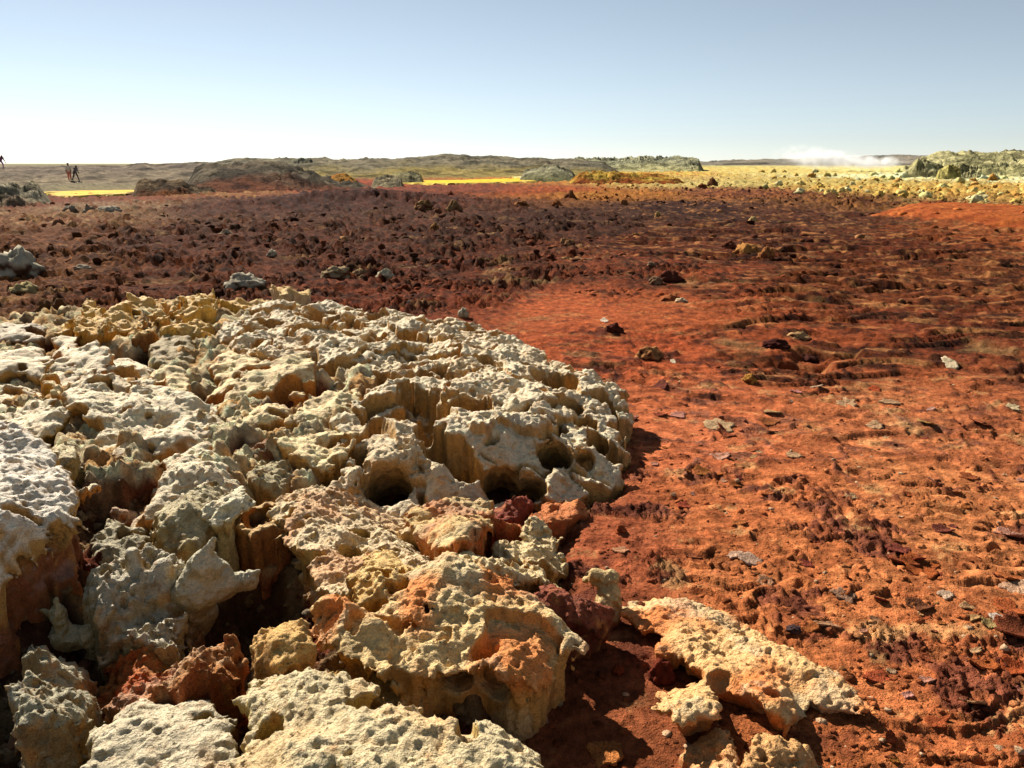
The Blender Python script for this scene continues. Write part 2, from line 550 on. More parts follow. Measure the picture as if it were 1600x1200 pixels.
def ground_h(x, y, want_color=False):
    x = np.asarray(x, f32)
    y = np.asarray(y, f32)
    Zv = zones(x, y)
    r = np.hypot(x, y)
    A, B = Zv[:, 0:3], Zv[:, 3:6]
    clod, strat, plate, share = Zv[:, 6], Zv[:, 7], Zv[:, 8], Zv[:, 9]
    h = fbm2(x * .22, y * .22, 3, 3) * .05 * np.clip(r / 8, .2, 1.6)
    # clods: rounded heaps at several scales, patchy
    wx = x + .08 * perlin2(x * 3, y * 3, 90)
    wy = y + .08 * perlin2(x * 3, y * 3, 91)
    patch = sstep(-.35, .5, fbm2(x * .6, y * .6, 3, 11))
    s = 1.0
    cl = 0
    for i_, f_ in enumerate((.8, 1.75, 3.7, 7.6, 15.5, 31.)):      # heaps from metres to centimetres, the size that reads at each distance
        wgt = np.exp(-(np.log(f_ * r / 105.) / 1.0) ** 2) * np.clip(1.9 / f_ + .12, 0, 1.6)
        big_ = wgt > .01
        t_ = np.zeros_like(x)
        t_[big_] = (np.abs(perlin2(wx[big_] * f_ * 1.1, wy[big_] * f_ * .9, 12 + i_)) * 2.2 - .55) * wgt[big_]
        cl = cl + t_
    cl = np.tanh(cl * 1.1) * 1.25
    near = sstep(7.5, 4.5, r)
    lumpmask = sstep(.02, .3, fbm2(x * 1.7, y * 2.1, 3, 17))
    clodh = clod * (1 - .6 * np.clip(strat / .05, 0, 1)) * 1.95 * cl * lerp(.4 + .9 * patch, lumpmask * 2.2, near)
    h = h + clodh
    # layered sheets: terraces stretched across the view
    q = y * .62 + x * .10 + 1.3 * fbm2(x * .26, y * .45, 3, 22) + .12 * perlin2(x * 1.3, y * 1.7, 23) + .04 * perlin2(x * 5, y * 5, 24)
    qb = y * 1.9 + x * .16 + 1.5 * fbm2(x * .55, y * .9, 3, 25) + .08 * perlin2(x * 4, y * 4, 26) + .03 * perlin2(x * 13, y * 13, 27)
    la = sstep(-.25, .3, fbm2(x * .3, y * .5, 2, 28))
    h = h + strat * (2.8 * la * (terr(q, 1, .10) - q + .45) + 1.2 * (terr(qb, 1, .14) - qb + .45))
    # flakes and plates near the camera
    q2 = y * 2.3 + x * .5 + 2.6 * fbm2(x * 1.0, y * 1.3, 4, 31) + .2 * perlin2(x * 7, y * 9, 33) + .05 * perlin2(x * 22, y * 22, 34)
    l2 = sstep(-.1, .35, fbm2(x * 1.3, y * 1.6, 3, 32))
    h = h + plate * 2.2 * l2 * (terr(q2, 1, .09) - q2 + .4)
    fl1, fl2, fid = worley2(x * 7.5 + .5 * perlin2(x * 9, y * 9, 36), y * 8.5 + .5 * perlin2(x * 9, y * 9, 37), 35)
    lift = (RND[fid] - .45) * np.clip(RND2[fid] * 3 - 1.7, 0, 1) * .018
    flk = np.clip(plate / .012, 0, 1)
    h = h + flk * lift * sstep(.0, .05, fl2 - fl1)
    ff1, ff2, fid2 = worley2(x * 21 + .6 * perlin2(x * 17, y * 17, 43), y * 22 + .6 * perlin2(x * 17, y * 17, 44), 45)
    lf2 = np.clip(RND[fid2] - .45, 0, 1) * .012 * sstep(.0, .07, ff2 - ff1) * sstep(7, 4, r)
    h = h + flk * lf2
    gr = perlin2(x * 24, y * 22, 39) * .6 + perlin2(x * 47, y * 36, 40) * .4
    h = h + gr * .007 * np.clip(plate / .012, .15, 1) * sstep(9, 5, r)
    # thin cracked ridges on the flat between 5 and 8 m
    f1, f2, cid = worley2(x * 1.1 + .35 * fbm2(x * 2, y * 2, 2, 51), y * 1.5 + .35 * fbm2(x * 2, y * 2, 2, 53), 52)
    crack = sstep(.10, .02, f2 - f1) * sstep(4.2, 5.2, r) * sstep(11, 8.5, r) * sstep(.2, .9, x)
    h = h + crack * .022 * (.6 + perlin2(x * 14, y * 14, 55))
    # a smooth orange bank at the right
    bk = sd_poly(x, y, BANK)
    bank = sstep(.9, -1.3, bk)
    h = h * (1 - .85 * bank) + bank * (.42 + .05 * fbm2(x * .8, y * .8, 3, 61))
    # long dark swell on the left middle distance
    for (uu, vv, wd, dp, hh) in ((520, 318, 5.5, 2.0, .5), (600, 316, 3.5, 1.6, .35), (1210, 548, 0, 0, 0)):
        if hh:
            p = at_z(uu, vv, 0)
            h = h + hh * np.exp(-((x - p[0]) / wd) ** 2 - ((y - p[1]) / dp) ** 2)
    p = at_z(1210, 556, 0)
    ledge = np.exp(-(((x - p[0]) / .75) ** 2) ** 2) * sstep(-.05, .12, y - p[1] + .16 * perlin2(x * 1.6, y * 1.6, 71) + .03 * perlin2(x * 5, y * 9, 72)) * np.exp(-np.maximum(y - p[1], 0) / .9)
    h = h + ledge * .09
    # rise under the salt crust
    ins = sd_poly(x, y, CRUST) + .05 * fbm2(x * 3, y * 3, 3, 81)
    m = sstep(.06, -.22, ins)
    rub = np.abs(perlin2(x * 9, y * 9, 83)) * .05 + np.abs(perlin2(x * 21, y * 21, 84)) * .028 + np.abs(perlin2(x * 47, y * 47, 85)) * .014
    rub = rub * 1.25 + .09 * fbm2(x * 3.2, y * 3.2, 3, 86)
    sheet = sstep(-.25, .3, fbm2(x * 1.7, y * 1.7, 3, 87) + .25 * perlin2(x * 7, y * 7, 88) + lerp(.15, -.25, sstep(-1.2, .1, x)) - 1.2 * sstep(4.4, 3.2, y))
    base = Zc(x, y) - lerp(.27, .085, sheet) - .05 * pits2(x * 5, y * 5.5, 89, .1, .5, .6) + rub
    under = sstep(-.04, -.16, sd_poly(x, y, MOUND))            # hollow ground below the mound, so its wells go deep
    base = lerp(base, np.minimum(base, Zc(x, y) - .42), under)
    p = at_z(395, 965, 0)
    base = base - .3 * np.exp(-(((x - p[0]) / .26) ** 2 + ((y - p[1]) / .26) ** 2) ** 2)
    h = lerp(h, np.maximum(base, -.38), m)
    # far rise to the skyline
    h = h + np.clip((r - 90) / 240, 0, 1) ** 1.2 * .9
    if not want_color:
        return h
    # colours: dark iron crust on the heaps, darker sheet risers, pale dust on flats
    n1 = fbm2(x * 1.3, y * 1.9, 4, 101)
    n2 = fbm2(x * 6, y * 6, 4, 105)
    dark = sstep(-.35, .45, n1 * .7 + n2 * .45 + (share - .45) * 1.6 + lerp(0, (lumpmask - .5) * .8, near) + crack * .7 + (cl - .5) * .5)
    col = A + (B - A) * dark[:, None]
    edge = (sstep(.72, .95, q - np.floor(q)) * la + .7 * sstep(.7, .95, qb - np.floor(qb))) * np.clip(strat / .04, 0, 1) * sstep(-.5, .3, n1 + n2 * .5)
    edge = np.clip(edge + .6 * l2 * sstep(.7, .95, q2 - np.floor(q2)) * np.clip(plate / .012, 0, 1) * sstep(-.3, .4, n2), 0, 1)
    col = col * (1 - .6 * edge[:, None]) * (1 - .26 * np.clip(strat / .05, 0, 1))[:, None]  # darker at the foot and riser of each terrace and plate step
    fade = np.clip(plate / .01, 0, 1)
    fv = ((RND3[fid] - .5) * .5 + (RND3[fid2] - .5) * .4 * sstep(7, 4, r)) * flk
    col = col * (1 + fv[:, None] * np.array([.7, .9, 1.0], f32))
    ck = (sstep(.05, .01, fl2 - fl1) * .5 + sstep(.06, .01, ff2 - ff1) * .3 * sstep(7, 4, r)) * flk * sstep(-.2, .3, fbm2(x * 1.1, y * 1.1, 2, 109))
    col = col * (1 - ck[:, None])
    pale = sstep(.42, .75, fbm2(x * 2.6, y * 3.2, 4, 111) + .3 * perlin2(x * 30, y * 30, 113)) * np.clip(fade + .35 * np.clip(strat / .05, 0, 1), 0, 1) * .5
    col = lerp(col, srgb(214, 158, 108)[None], pale[:, None])
    pl = sstep(.35, .6, fbm2(x * .9, y * 3.5, 4, 121)) * np.clip(strat / .04, 0, 1) * .55
    col = lerp(col, srgb(206, 140, 92)[None], pl[:, None])
    dust = sstep(.45, .9, fbm2(x * .7, y * .9, 4, 131)) * sstep(5.5, 9, r) * sstep(45, 20, r) * .5
    col = lerp(col, srgb(168, 132, 98)[None], dust[:, None])
    bcol = lerp(srgb(190, 98, 36)[None], srgb(160, 74, 28)[None], sstep(-.3, .5, fbm2(x * .6, y * 1.6, 4, 141))[:, None])
    col = lerp(col, bcol, sstep(.15, -.25, bk + .25 * fbm2(x * 2, y * 2, 3, 143))[:, None])
    # debris between the crust blocks: brown, olive, ochre and rust crumbs
    c1 = lerp(srgb(92, 62, 38)[None], srgb(150, 122, 84)[None], sstep(-.4, .5, fbm2(x * 4, y * 4, 4, 151))[:, None])
    c1 = lerp(c1, srgb(140, 62, 32)[None], (sstep(.05, .5, fbm2(x * 1.9, y * 1.9, 3, 155)) * .85)[:, None])
    c1 = lerp(c1, srgb(74, 36, 26)[None], (sstep(.1, .5, fbm2(x * 2.3, y * 2.3, 3, 157)) * .8)[:, None])
    # the further right, the more the crumbs are red mud
    c1 = lerp(c1, srgb(104, 46, 28)[None], (sstep(-.6, .7, x + .2 * n1) * .8)[:, None])
    c1 = lerp(c1, lerp(srgb(222, 200, 160)[None], srgb(196, 150, 92)[None], sstep(-.2, .5, n2)[:, None]) * 1.25, (sstep(.35, .85, sheet + .25 * n2) * .9 * (1 - under))[:, None])
    col = lerp(col, c1, m[:, None])
    tan = sstep(.12, .55, perlin2(x * 6.5 / s, y * 5 / s, 171) * .7 + perlin2(x * 15 / s, y * 12 / s, 173) * .5 + .25 * n1) * np.clip(clod / .06, 0, 1) * (1 - m) * sstep(60, 35, r)
    col = lerp(col, np.clip(col * 1.9 + np.array([.05, .035, .02], f32), 0, .8), (tan * .6)[:, None])
    col = col * (1 + .3 * perlin2(x * 31, y * 31, 161) + .35 * perlin2(x * 9 / s, y * 9 / s, 163))[:, None]
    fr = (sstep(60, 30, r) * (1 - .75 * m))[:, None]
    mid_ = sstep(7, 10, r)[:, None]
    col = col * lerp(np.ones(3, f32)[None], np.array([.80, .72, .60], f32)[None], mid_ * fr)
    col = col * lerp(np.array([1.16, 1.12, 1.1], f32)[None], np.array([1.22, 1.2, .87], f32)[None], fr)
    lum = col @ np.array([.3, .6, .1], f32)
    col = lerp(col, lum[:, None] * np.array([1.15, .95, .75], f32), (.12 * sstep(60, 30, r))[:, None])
    return h, np.clip(col, .004, .9)


def gz(x, y):
    return float(ground_h(np.array([x], f32), np.array([y], f32))[0])


# polar sheet: fine where the camera looks, out to the horizon
az = np.concatenate([np.linspace(-64, -48, 6, endpoint=False), np.linspace(-48, -36, 40, endpoint=False), np.linspace(-36, 36, 510), np.linspace(36, 50, 75)[1:], np.linspace(50, 64, 7)[1:]])
rs = [1.1]
while rs[-1] < 5000:
    r0 = rs[-1]
    k = .0075 if r0 < 2.2 else .0040 if r0 < 9 else .0051 if r0 < 30 else .0072 if r0 < 60 else .016 if r0 < 250 else .05
    rs.append(r0 * (1 + k))
rs = np.array(rs)
AZ, RR = np.meshgrid(np.radians(az), rs)
gx, gy = (RR * np.sin(AZ)).ravel().astype(f32), (RR * np.cos(AZ)).ravel().astype(f32)
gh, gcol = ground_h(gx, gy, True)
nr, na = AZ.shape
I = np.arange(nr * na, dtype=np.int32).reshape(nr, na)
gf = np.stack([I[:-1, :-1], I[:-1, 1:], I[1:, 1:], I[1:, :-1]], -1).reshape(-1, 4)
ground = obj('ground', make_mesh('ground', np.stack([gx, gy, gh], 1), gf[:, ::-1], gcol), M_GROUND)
tag(ground, kind='structure')
print('ground', len(gx), 'verts', round(time.time() - T0, 1))

# ------------------------------------------------------------------ salt crust blocks
PALE, GREY, CREAM, YEL, OCHRE = (232, 213, 174), (208, 192, 160), (236, 208, 154), (222, 176, 84), (208, 146, 56)
HONEY, AMBER, OLIVE, RUST = (196, 150, 82), (200, 134, 62), (132, 112, 72), (132, 60, 34)


# height of the ground under the crust, rastered once
_GX, _GY = np.arange(-4.6, 1.6, .025, dtype=f32), np.arange(.8, 9.6, .025, dtype=f32)
_gm = np.meshgrid(_GX, _GY, indexing='ij')
GRAST = ground_h(_gm[0].ravel(), _gm[1].ravel()).reshape(_gm[0].shape)


def graster(x, y):
    i = np.clip(((x + 4.6) / .025 + .5).astype(int), 0, len(_GX) - 1)
    j = np.clip(((y - .8) / .025 + .5).astype(int), 0, len(_GY) - 1)
    return GRAST[i, j]


def drop_buried(V, F, slack=.012):
    b = V[:, 2] < graster(V[:, 0], V[:, 1]) - slack
    F = F[~b[F].all(1)]
    used = np.zeros(len(V), bool)
    used[F.ravel()] = True
    new = np.cumsum(used) - 1
    return V[used], new[F].astype(np.int32)


def crust_mesh(poly, dz=0.0, top=PALE, wall=HONEY, stain=0.0, stain_col=(206, 140, 84), foot=RUST, undercut=0.05, rough=1.0, step=0.0, cell=.3,
               holes=(), seed=1, vox=None, zb=-0.12, dome=0.05, edge=1.15, tilt=(0, 0), pit=1.0, crev=0.0, foot_depth=.2, extra=(), bottom=None, grow=.030, well=1.0):
    """closed mesh of one block of crust over a plan outline; top follows the crust surface"""
    P = np.array(poly)
    cx, cy = P.mean(0)
    dist = math.hypot(cx, cy)
    h = vox or max(.0074, .0029 * math.hypot(dist, 1.6))
    mg = .07
    x0, y0 = P.min(0) - mg
    x1, y1 = P.max(0) + mg
    xs = np.arange(x0, x1, h, dtype=f32)
    ys = np.arange(y0, y1, h, dtype=f32)
    X, Y = np.meshgrid(xs, ys, indexing='ij')
    wx = X + edge * (.045 * perlin2(X * 6, Y * 6, seed) + .020 * perlin2(X * 22, Y * 22, seed + 1) + .010 * perlin2(X * 52, Y * 52, seed + 2))
    wy = Y + edge * (.045 * perlin2(X * 6, Y * 6, seed + 3) + .020 * perlin2(X * 22, Y * 22, seed + 4) + .010 * perlin2(X * 52, Y * 52, seed + 5))
    sd = sd_poly(wx, wy, P) - grow
    top2 = Zc(X, Y) + dz + dome * (np.sqrt(np.clip(-sd / .16, 0, 1)) - .75) + tilt[0] * (X - cx) + tilt[1] * (Y - cy)
    top2 += rough * (.06 * perlin2(X * 2.7, Y * 2.7, seed + 6) + .03 * perlin2(X * 6.5, Y * 6.5, seed + 7))
    if step:
        f1, f2, ci = worley2(X / cell + .35 * perlin2(X * 5, Y * 5, seed + 8), Y / cell * 1.25 + .35 * perlin2(X * 5, Y * 5, seed + 9), seed + 10)
        top2 += step * (RND[ci] - .5) * 2 - step * .8 * (np.mod(Y / cell, 1.0)) * 0
        top2 += step * .9 * (RND2[ci] - .5) * (f1 - .3)
        if crev:
            cr = sstep(.16, .03, f2 - f1 + .10 * perlin2(X * 4, Y * 4, seed + 11)) * sstep(-.1, .35, fbm2(X * 2.2, Y * 2.2, 2, seed + 12))
            top2 -= crev * cr
    pw = pit * sstep(-.1, .55, fbm2(X * 2.4, Y * 2.4, 3, seed + 20))
    top2 -= pw * .030 * pits2(X * 23, Y * 26, seed + 13)
    top2 -= pw * .034 * pits2(X * 12, Y * 13, seed + 14, .1, .45, .45)
    top2 -= pit * .045 * pits2(X * 4.6, Y * 5.2, seed + 15, .06, .36, .4)
    top2 -= well * (.23 + .05 * perlin2(X * 9, Y * 9, seed + 23)) * sstep(.12, .3, pits2(X * 2.6 + .25 * perlin2(X * 8, Y * 8, seed + 21), Y * 3.0 + .25 * perlin2(X * 8, Y * 8, seed + 22), seed + 24, .12, .5, .55))
    top2 += rough * .012 * np.abs(perlin2(X * 44, Y * 44, seed + 16)) + rough * .021 * np.abs(perlin2(X * 19, Y * 19, seed + 17))
    inside = sd < .03
    if not inside.any():
        inside[:] = True
    zt = float(top2[inside].max()) + .03
    gpx, gpy = X[::8, ::8].ravel(), Y[::8, ::8].ravel()
    gin = sd[::8, ::8].ravel() < .05
    if gin.any():                                    # sunk a few centimetres into the ground below it
        zb = float(graster(gpx[gin], gpy[gin]).min()) - .05
    zs = np.arange(zb, zt + 2 * h, h, dtype=f32)
    Zg = zs[None, None, :]
    dep = top2[:, :, None] - Zg
    und = undercut * (1 + 1.3 * perlin2(X * 4, Y * 4, seed + 18))[:, :, None]
    wallf = sd[:, :, None] + und * np.clip(dep / .16, 0, 1) ** .8 - np.clip(dep - .18, 0, 1) * .12
    D = smax(wallf, -dep, .010)
    if bottom is not None:
        D = smax(D, (bottom - Zg) + 0 * D, .03)
    i, j, k = np.nonzero(np.abs(D) < .075)
    px, py, pz = xs[i], ys[j], zs[k]
    nz_ = .020 * perlin3(px * 8, py * 8, pz * 5, seed + 30) + .020 * np.abs(perlin3(px * 19, py * 19, pz * 17, seed + 31)) + .019 * np.abs(perlin3(px * 46, py * 46, pz * 38, seed + 32)) - .011
    nz_ += np.clip(dep[i, j, k] / .08, 0, 1) * .020 * np.abs(perlin3(px * 22, py * 22, pz * 7, seed + 33))
    D[i, j, k] += rough * nz_
    for (a, b, ra, rb) in extra:                     # horns and fins: round cones joined on
        D = smin(D, cone_d(X[:, :, None], Y[:, :, None], Zg, a, b, ra, rb) + .006 * perlin3(X[:, :, None] * 30 + 0 * Zg, Y[:, :, None] * 30 + 0 * Zg, Zg * 30 + 0 * X[:, :, None], seed), .025)
    for (a, b, ra, rb) in holes:
        lo = np.minimum(a, b) - max(ra, rb) * 1.4
        hi = np.maximum(a, b) + max(ra, rb) * 1.4
        sx = slice(max(0, int((lo[0] - x0) / h)), max(0, int((hi[0] - x0) / h) + 1))
        sy = slice(max(0, int((lo[1] - y0) / h)), max(0, int((hi[1] - y0) / h) + 1))
        if sx.stop <= sx.start or sy.stop <= sy.start or sx.start >= len(xs) or sy.start >= len(ys):
            continue
        gx_, gy_ = X[sx, sy][:, :, None], Y[sx, sy][:, :, None]
        hd = cone_d(gx_, gy_, Zg, a, b, ra, rb)
        an = perlin3(gx_ * 16 + 0 * Zg, gy_ * 16 + 0 * Zg, Zg * 6 + 0 * gx_, seed + 50) * .35 + perlin3(gx_ * 40 + 0 * Zg, gy_ * 40 + 0 * Zg, Zg * 12 + 0 * gx_, seed + 51) * .14
        D[sx, sy] = smax(D[sx, sy], -(hd + max(ra, rb) * .5 * an), .012)
    for s_ in ((0,), (-1,)):
        D[s_[0], :, :] = 1
        D[:, s_[0], :] = 1
        D[:, :, s_[0]] = 1
    V, F = surface_nets(D, (x0, y0, zb), h)
    V, F = drop_buried(V, F)
    N = vnormals(V, F)
    gi = np.clip(((V[:, 0] - x0) / h).astype(int), 0, len(xs) - 1)
    gj = np.clip(((V[:, 1] - y0) / h).astype(int), 0, len(ys) - 1)
    depth = (Zc(V[:, 0], V[:, 1]) + dz) - V[:, 2]
    vx, vy, vz = V[:, 0], V[:, 1], V[:, 2]
    n_a = perlin3(vx * 7, vy * 7, vz * 7, seed + 60)
    n_b = perlin3(vx * 23, vy * 23, vz * 23, seed + 61)
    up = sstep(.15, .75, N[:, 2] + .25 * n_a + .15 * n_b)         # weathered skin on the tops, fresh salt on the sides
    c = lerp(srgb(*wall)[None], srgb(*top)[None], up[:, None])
    streak = sstep(-.1, .5, perlin3(vx * 24, vy * 24, vz * 3, seed + 67)) * (1 - up)
    c = lerp(c, srgb(104, 76, 44)[None], (streak * .5)[:, None])
    ol = sstep(.0, .6, perlin3(vx * 4, vy * 4, vz * 4, seed + 62)) * .22
    c = lerp(c, srgb(*OLIVE)[None], (ol * (1 - up))[:, None])
    if stain:
        st = sstep(-.12, .4, perlin3(vx * 3.2, vy * 3.2, vz * 3.2, seed + 63) + .4 * n_a) * stain
        c = lerp(c, srgb(*stain_col)[None], st[:, None])
        st2 = sstep(.15, .5, perlin3(vx * 4.1, vy * 4.1, vz * 4.1, seed + 65) + .3 * n_b) * stain * .4
        c = lerp(c, srgb(184, 182, 150)[None], st2[:, None])
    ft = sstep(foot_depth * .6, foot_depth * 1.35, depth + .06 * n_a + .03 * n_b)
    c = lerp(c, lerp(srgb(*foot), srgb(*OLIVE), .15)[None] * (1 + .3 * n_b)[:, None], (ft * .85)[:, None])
    spk = sstep(.38, .6, perlin3(vx * 33, vy * 33, vz * 33, seed + 66))
    c = lerp(c, srgb(140, 104, 66)[None], (spk * .6)[:, None])
    spk2 = sstep(.3, .6, perlin3(vx * 15, vy * 15, vz * 15, seed + 68)) * (1 - .5 * up)
    c = lerp(c, srgb(206, 146, 74)[None], (spk2 * .5)[:, None])
    c = c * (1 + .12 * n_a + .14 * n_b)[:, None] * np.array([1.48, 1.42, 1.40], f32)
    return V, F, c


def cone_d(X, Y, Z, a, b, ra, rb):
    a, b = np.asarray(a, f32), np.asarray(b, f32)
    e = b - a
    t = np.clip(((X - a[0]) * e[0] + (Y - a[1]) * e[1] + (Z - a[2]) * e[2]) / max(float(e @ e), 1e-9), 0, 1)
    d = np.sqrt((X - a[0] - e[0] * t) ** 2 + (Y - a[1] - e[1] * t) ** 2 + (Z - a[2] - e[2] * t) ** 2)
    return d - (ra + (rb - ra) * t)


def hole(u, v, rpx, length=.35, away=.25, dz=0.0, flare=.9, side=0.0):
    """a well or cave that opens where the sight line meets the crust"""
    p = on_crust(u, v, dz)
    r = 1.15 * rpx / FPX * np.linalg.norm(p - np.array([0, 0, EYE]))
    length = length * 1.25
    d = np.array([side, away, -1.0])
    d /= np.linalg.norm(d)
    return (p - d * r * .35, p + d * length, r, r * flare)


def hp(p, r, d, length, flare=1.0):
    d = np.array(d, float)
    d /= np.linalg.norm(d)
    p = np.array(p)
    return (p, p + d * length, r, r * flare)


def front(u, v, z, rpx, d=(0, 1, 0), length=.3, flare=.8):
    """a cave mouth on a front face, at a known height"""
    p = at_z(u, v, z)
    r = rpx / FPX * np.linalg.norm(p - np.array([0, 0, EYE]))
    dd = np.array(d, float)
    dd /= np.linalg.norm(dd)
    return (p - dd * r * .6, p + dd * length, r, r * flare)


NB = [0]


def block(label, px, dz=0.0, name='crust_block', cat='salt rock', group=None, **kw):
    poly = [on_crust(u, v, dz)[:2] for u, v in px]
    NB[0] += 1
    kw.setdefault('seed', NB[0] * 3 + 100)
    if 'tilt' not in kw:
        kw['tilt'] = ((RND[NB[0] % 256] - .5) * .32, (RND2[NB[0] % 256] - .5) * .32)
    dz = dz + (RND3[NB[0] % 256] - .5) * .10
    V, F, c = crust_mesh(poly, dz=dz, **kw)
    if len(F) < 20:
        print('EMPTY', label)
        return None
    base = np.array([V[:, 0].mean(), V[:, 1].mean(), V[:, 2].min()])
    o = obj(name, make_mesh(name, V - base, F, c), M_SALT, loc=base)
    return tag(o, label, cat, group)


# the great mound
block('big pale domed salt mound riddled with round holes, left of the red flat',
      MOUND_PX,
      name='salt_mound', tilt=(0, 0), well=1.1, pit=1.5, step=.04, cell=.42, crev=.24, undercut=.03, foot_depth=.42, vox=.0135, rough=1.15, stain=.3, stain_col=(214, 176, 120),
      holes=[hole(655, 640, 44, .26, .2), hole(735, 630, 33, .3, .2), hole(602, 752, 34, .35, .9), hole(868, 708, 25, .3, .9), hole(914, 718, 14, .2, .9), hole(505, 508, 28, .2, .0), hole(540, 505, 20, .2, .0),
             hole(640, 522, 20, .12, 0), hole(610, 595, 26, .3, .0), hole(590, 575, 22, .3, .0), hole(560, 600, 26, .3, 0), hole(700, 700, 34, .3, .2), hole(725, 725, 26, .3, .3), hole(672, 672, 22, .3, .1), hole(655, 515, 12, .1, 0),
             hole(845, 585, 14, .12, 0), hole(825, 572, 14, .12, 0), hole(870, 595, 14, .14, 0), hole(893, 632, 17, .2, .3), hole(915, 655, 18, .22, .3), hole(935, 682, 17, .22, .3), hole(880, 565, 10, .1, 0), hole(785, 755, 30, .3, 1.2),
             hole(830, 760, 22, .3, 1.2), hole(760, 560, 12, .08, 0), hole(720, 535, 12, .08, 0), hole(690, 545, 10, .06, 0), hole(750, 510, 14, .1, 0), hole(785, 517, 12, .1, 0), hole(660, 565, 11, .06, 0)])

# blocks of the left crust field
block('broad pale salt block with a fluted front, left of the domed mound', [(105, 622), (130, 610), (200, 604), (262, 612), (322, 626), (362, 652), (370, 668), (330, 672), (270, 682), (200, 700), (165, 690), (145, 662), (112, 645)], step=.015, cell=.3, undercut=.05,
      holes=[hole(205, 618, 14, .06, 0), hole(135, 668, 18, .3, .2), hole(118, 655, 16, .3, .2)])
block('pale salt block with a honey-coloured hollow in its front', [(135, 752), (160, 742), (230, 726), (325, 690), (345, 715), (360, 752), (370, 772), (345, 790), (300, 800), (255, 812), (235, 790), (190, 765)], undercut=.05, wall=AMBER, step=.012,
      holes=[front(190, 775, .34, 46, (0.1, 1, 0), .2)])
block('large white pitted salt block cut by the left edge of the picture', [(-190, 690), (0, 672), (45, 688), (75, 712), (105, 765), (112, 820), (108, 862), (70, 862), (30, 880), (0, 905), (-180, 940)], top=(226, 214, 190), pit=1.5, undercut=.06, dz=.14, tilt=(0, 0), well=.5,
      holes=[hole(62, 765, 24, .12, 0), front(78, 905, .33, 20, (0, 1, 0), .2)])
block('long pale crust slab above the white pitted block, at the left edge', [(-160, 650), (0, 655), (55, 672), (95, 700), (120, 730), (95, 742), (60, 700), (0, 668), (-160, 672)], undercut=.03, dz=-.02, top=(200, 190, 164))
block('fluted cream salt block under a ragged rim at the left edge', [(-120, 640), (0, 638), (45, 630), (78, 634), (98, 648), (84, 662), (58, 668), (20, 672), (-120, 680)], undercut=.06, wall=(176, 138, 66), dz=.02)
block('flat grey-topped salt slab at the left edge beside the yellow ridges', [(-140, 500), (0, 500), (32, 494), (55, 496), (70, 512), (64, 526), (0, 530), (-140, 536)], top=GREY, wall=(120, 84, 50), undercut=.04)
block('pale salt slab with a brown hollow below, at the left edge', [(-140, 545), (0, 545), (45, 540), (66, 548), (72, 570), (60, 588), (30, 585), (0, 590), (-140, 600)], wall=(178, 138, 74), undercut=.07)
block('low pale salt block at the left edge above the fluted one', [(-130, 600), (0, 592), (45, 598), (70, 612), (50, 622), (0, 625), (-130, 632)], undercut=.05, dz=-.02)
block('forked pale salt ridge left of the fluted grey column', [(92, 535), (112, 532), (120, 552), (150, 552), (172, 562), (158, 574), (130, 572), (112, 590), (92, 600), (72, 592), (86, 570)], wall=AMBER, undercut=.05, edge=.8)
block('small yellow salt fin standing behind the broad fluted block', [(72, 594), (86, 590), (92, 602), (82, 612), (72, 606)], wall=OCHRE, top=CREAM, dz=.04, undercut=.01, edge=.5)
block('pale crumbly salt ledge between forked ridge and grey column', [(160, 560), (200, 556), (235, 572), (228, 592), (190, 600), (150, 598), (140, 582)], dz=-.03, undercut=.04)
block('fluted grey salt column block below the yellow ridges', [(238, 534), (262, 526), (296, 526), (300, 545), (288, 556), (244, 556)], top=(170, 152, 110), wall=(148, 126, 80), undercut=.0, dz=.0, edge=.6)
block('small cream salt nub with a hollow, below the fluted grey column', [(244, 588), (262, 580), (286, 584), (290, 602), (274, 614), (250, 604)], top=CREAM, wall=AMBER, undercut=.02, edge=.6)
block('pale salt tongue with rounded front beside the mound', [(328, 562), (346, 550), (386, 548), (410, 556), (400, 572), (374, 578), (342, 580)], wall=AMBER, undercut=.03, top=CREAM)
block('cream salt block with a deep shaded front wall beside the mound', [(300, 612), (332, 596), (380, 578), (440, 568), (482, 566), (486, 592), (470, 606), (430, 604), (398, 602), (362, 606), (322, 622)], wall=AMBER, undercut=.04, top=CREAM,
      holes=[hole(420, 610, 22, .25, .2), hole(450, 600, 18, .25, .2)])
block('slanting cream salt slab left of the two-hole gap in the mound', [(470, 640), (500, 622), (552, 592), (558, 612), (556, 636), (520, 648), (484, 656), (455, 652)], wall=(196, 150, 78), undercut=.02, top=CREAM)
block('low cream salt block with fluted front below the shaded wall', [(352, 640), (384, 626), (440, 628), (450, 640), (424, 652), (376, 656)], wall=(186, 140, 72), undercut=.03, top=CREAM)
block('pale salt hummock beside the mound, above the round black hole', [(440, 690), (470, 668), (530, 655), (560, 660), (545, 690), (528, 714), (505, 722), (470, 716), (445, 706)], undercut=.05, top=CREAM, step=.012,
      holes=[hole(528, 690, 18, .25, .3)])
block('knobbly olive salt lump left of the round black hole', [(400, 720), (425, 712), (446, 725), (452, 755), (430, 768), (402, 758)], top=(176, 160, 116), dz=-.03, undercut=.0, rough=1.4, stain=.4, stain_col=RUST)
block('crumbly brown salt lump in the gap beside the mound', [(385, 690), (410, 672), (432, 672), (436, 690), (420, 704), (392, 706)], top=(160, 128, 80), wall=RUST, dz=-.03, undercut=0, rough=1.5, stain=.6, stain_col=RUST)
block('cream salt lobe at the left foot of the round black hole', [(510, 770), (535, 742), (556, 735), (562, 775), (590, 790), (640, 800), (690, 822), (660, 840), (600, 822), (540, 795)], top=(214, 186, 140), dz=-.02, undercut=.02, stain=.5)
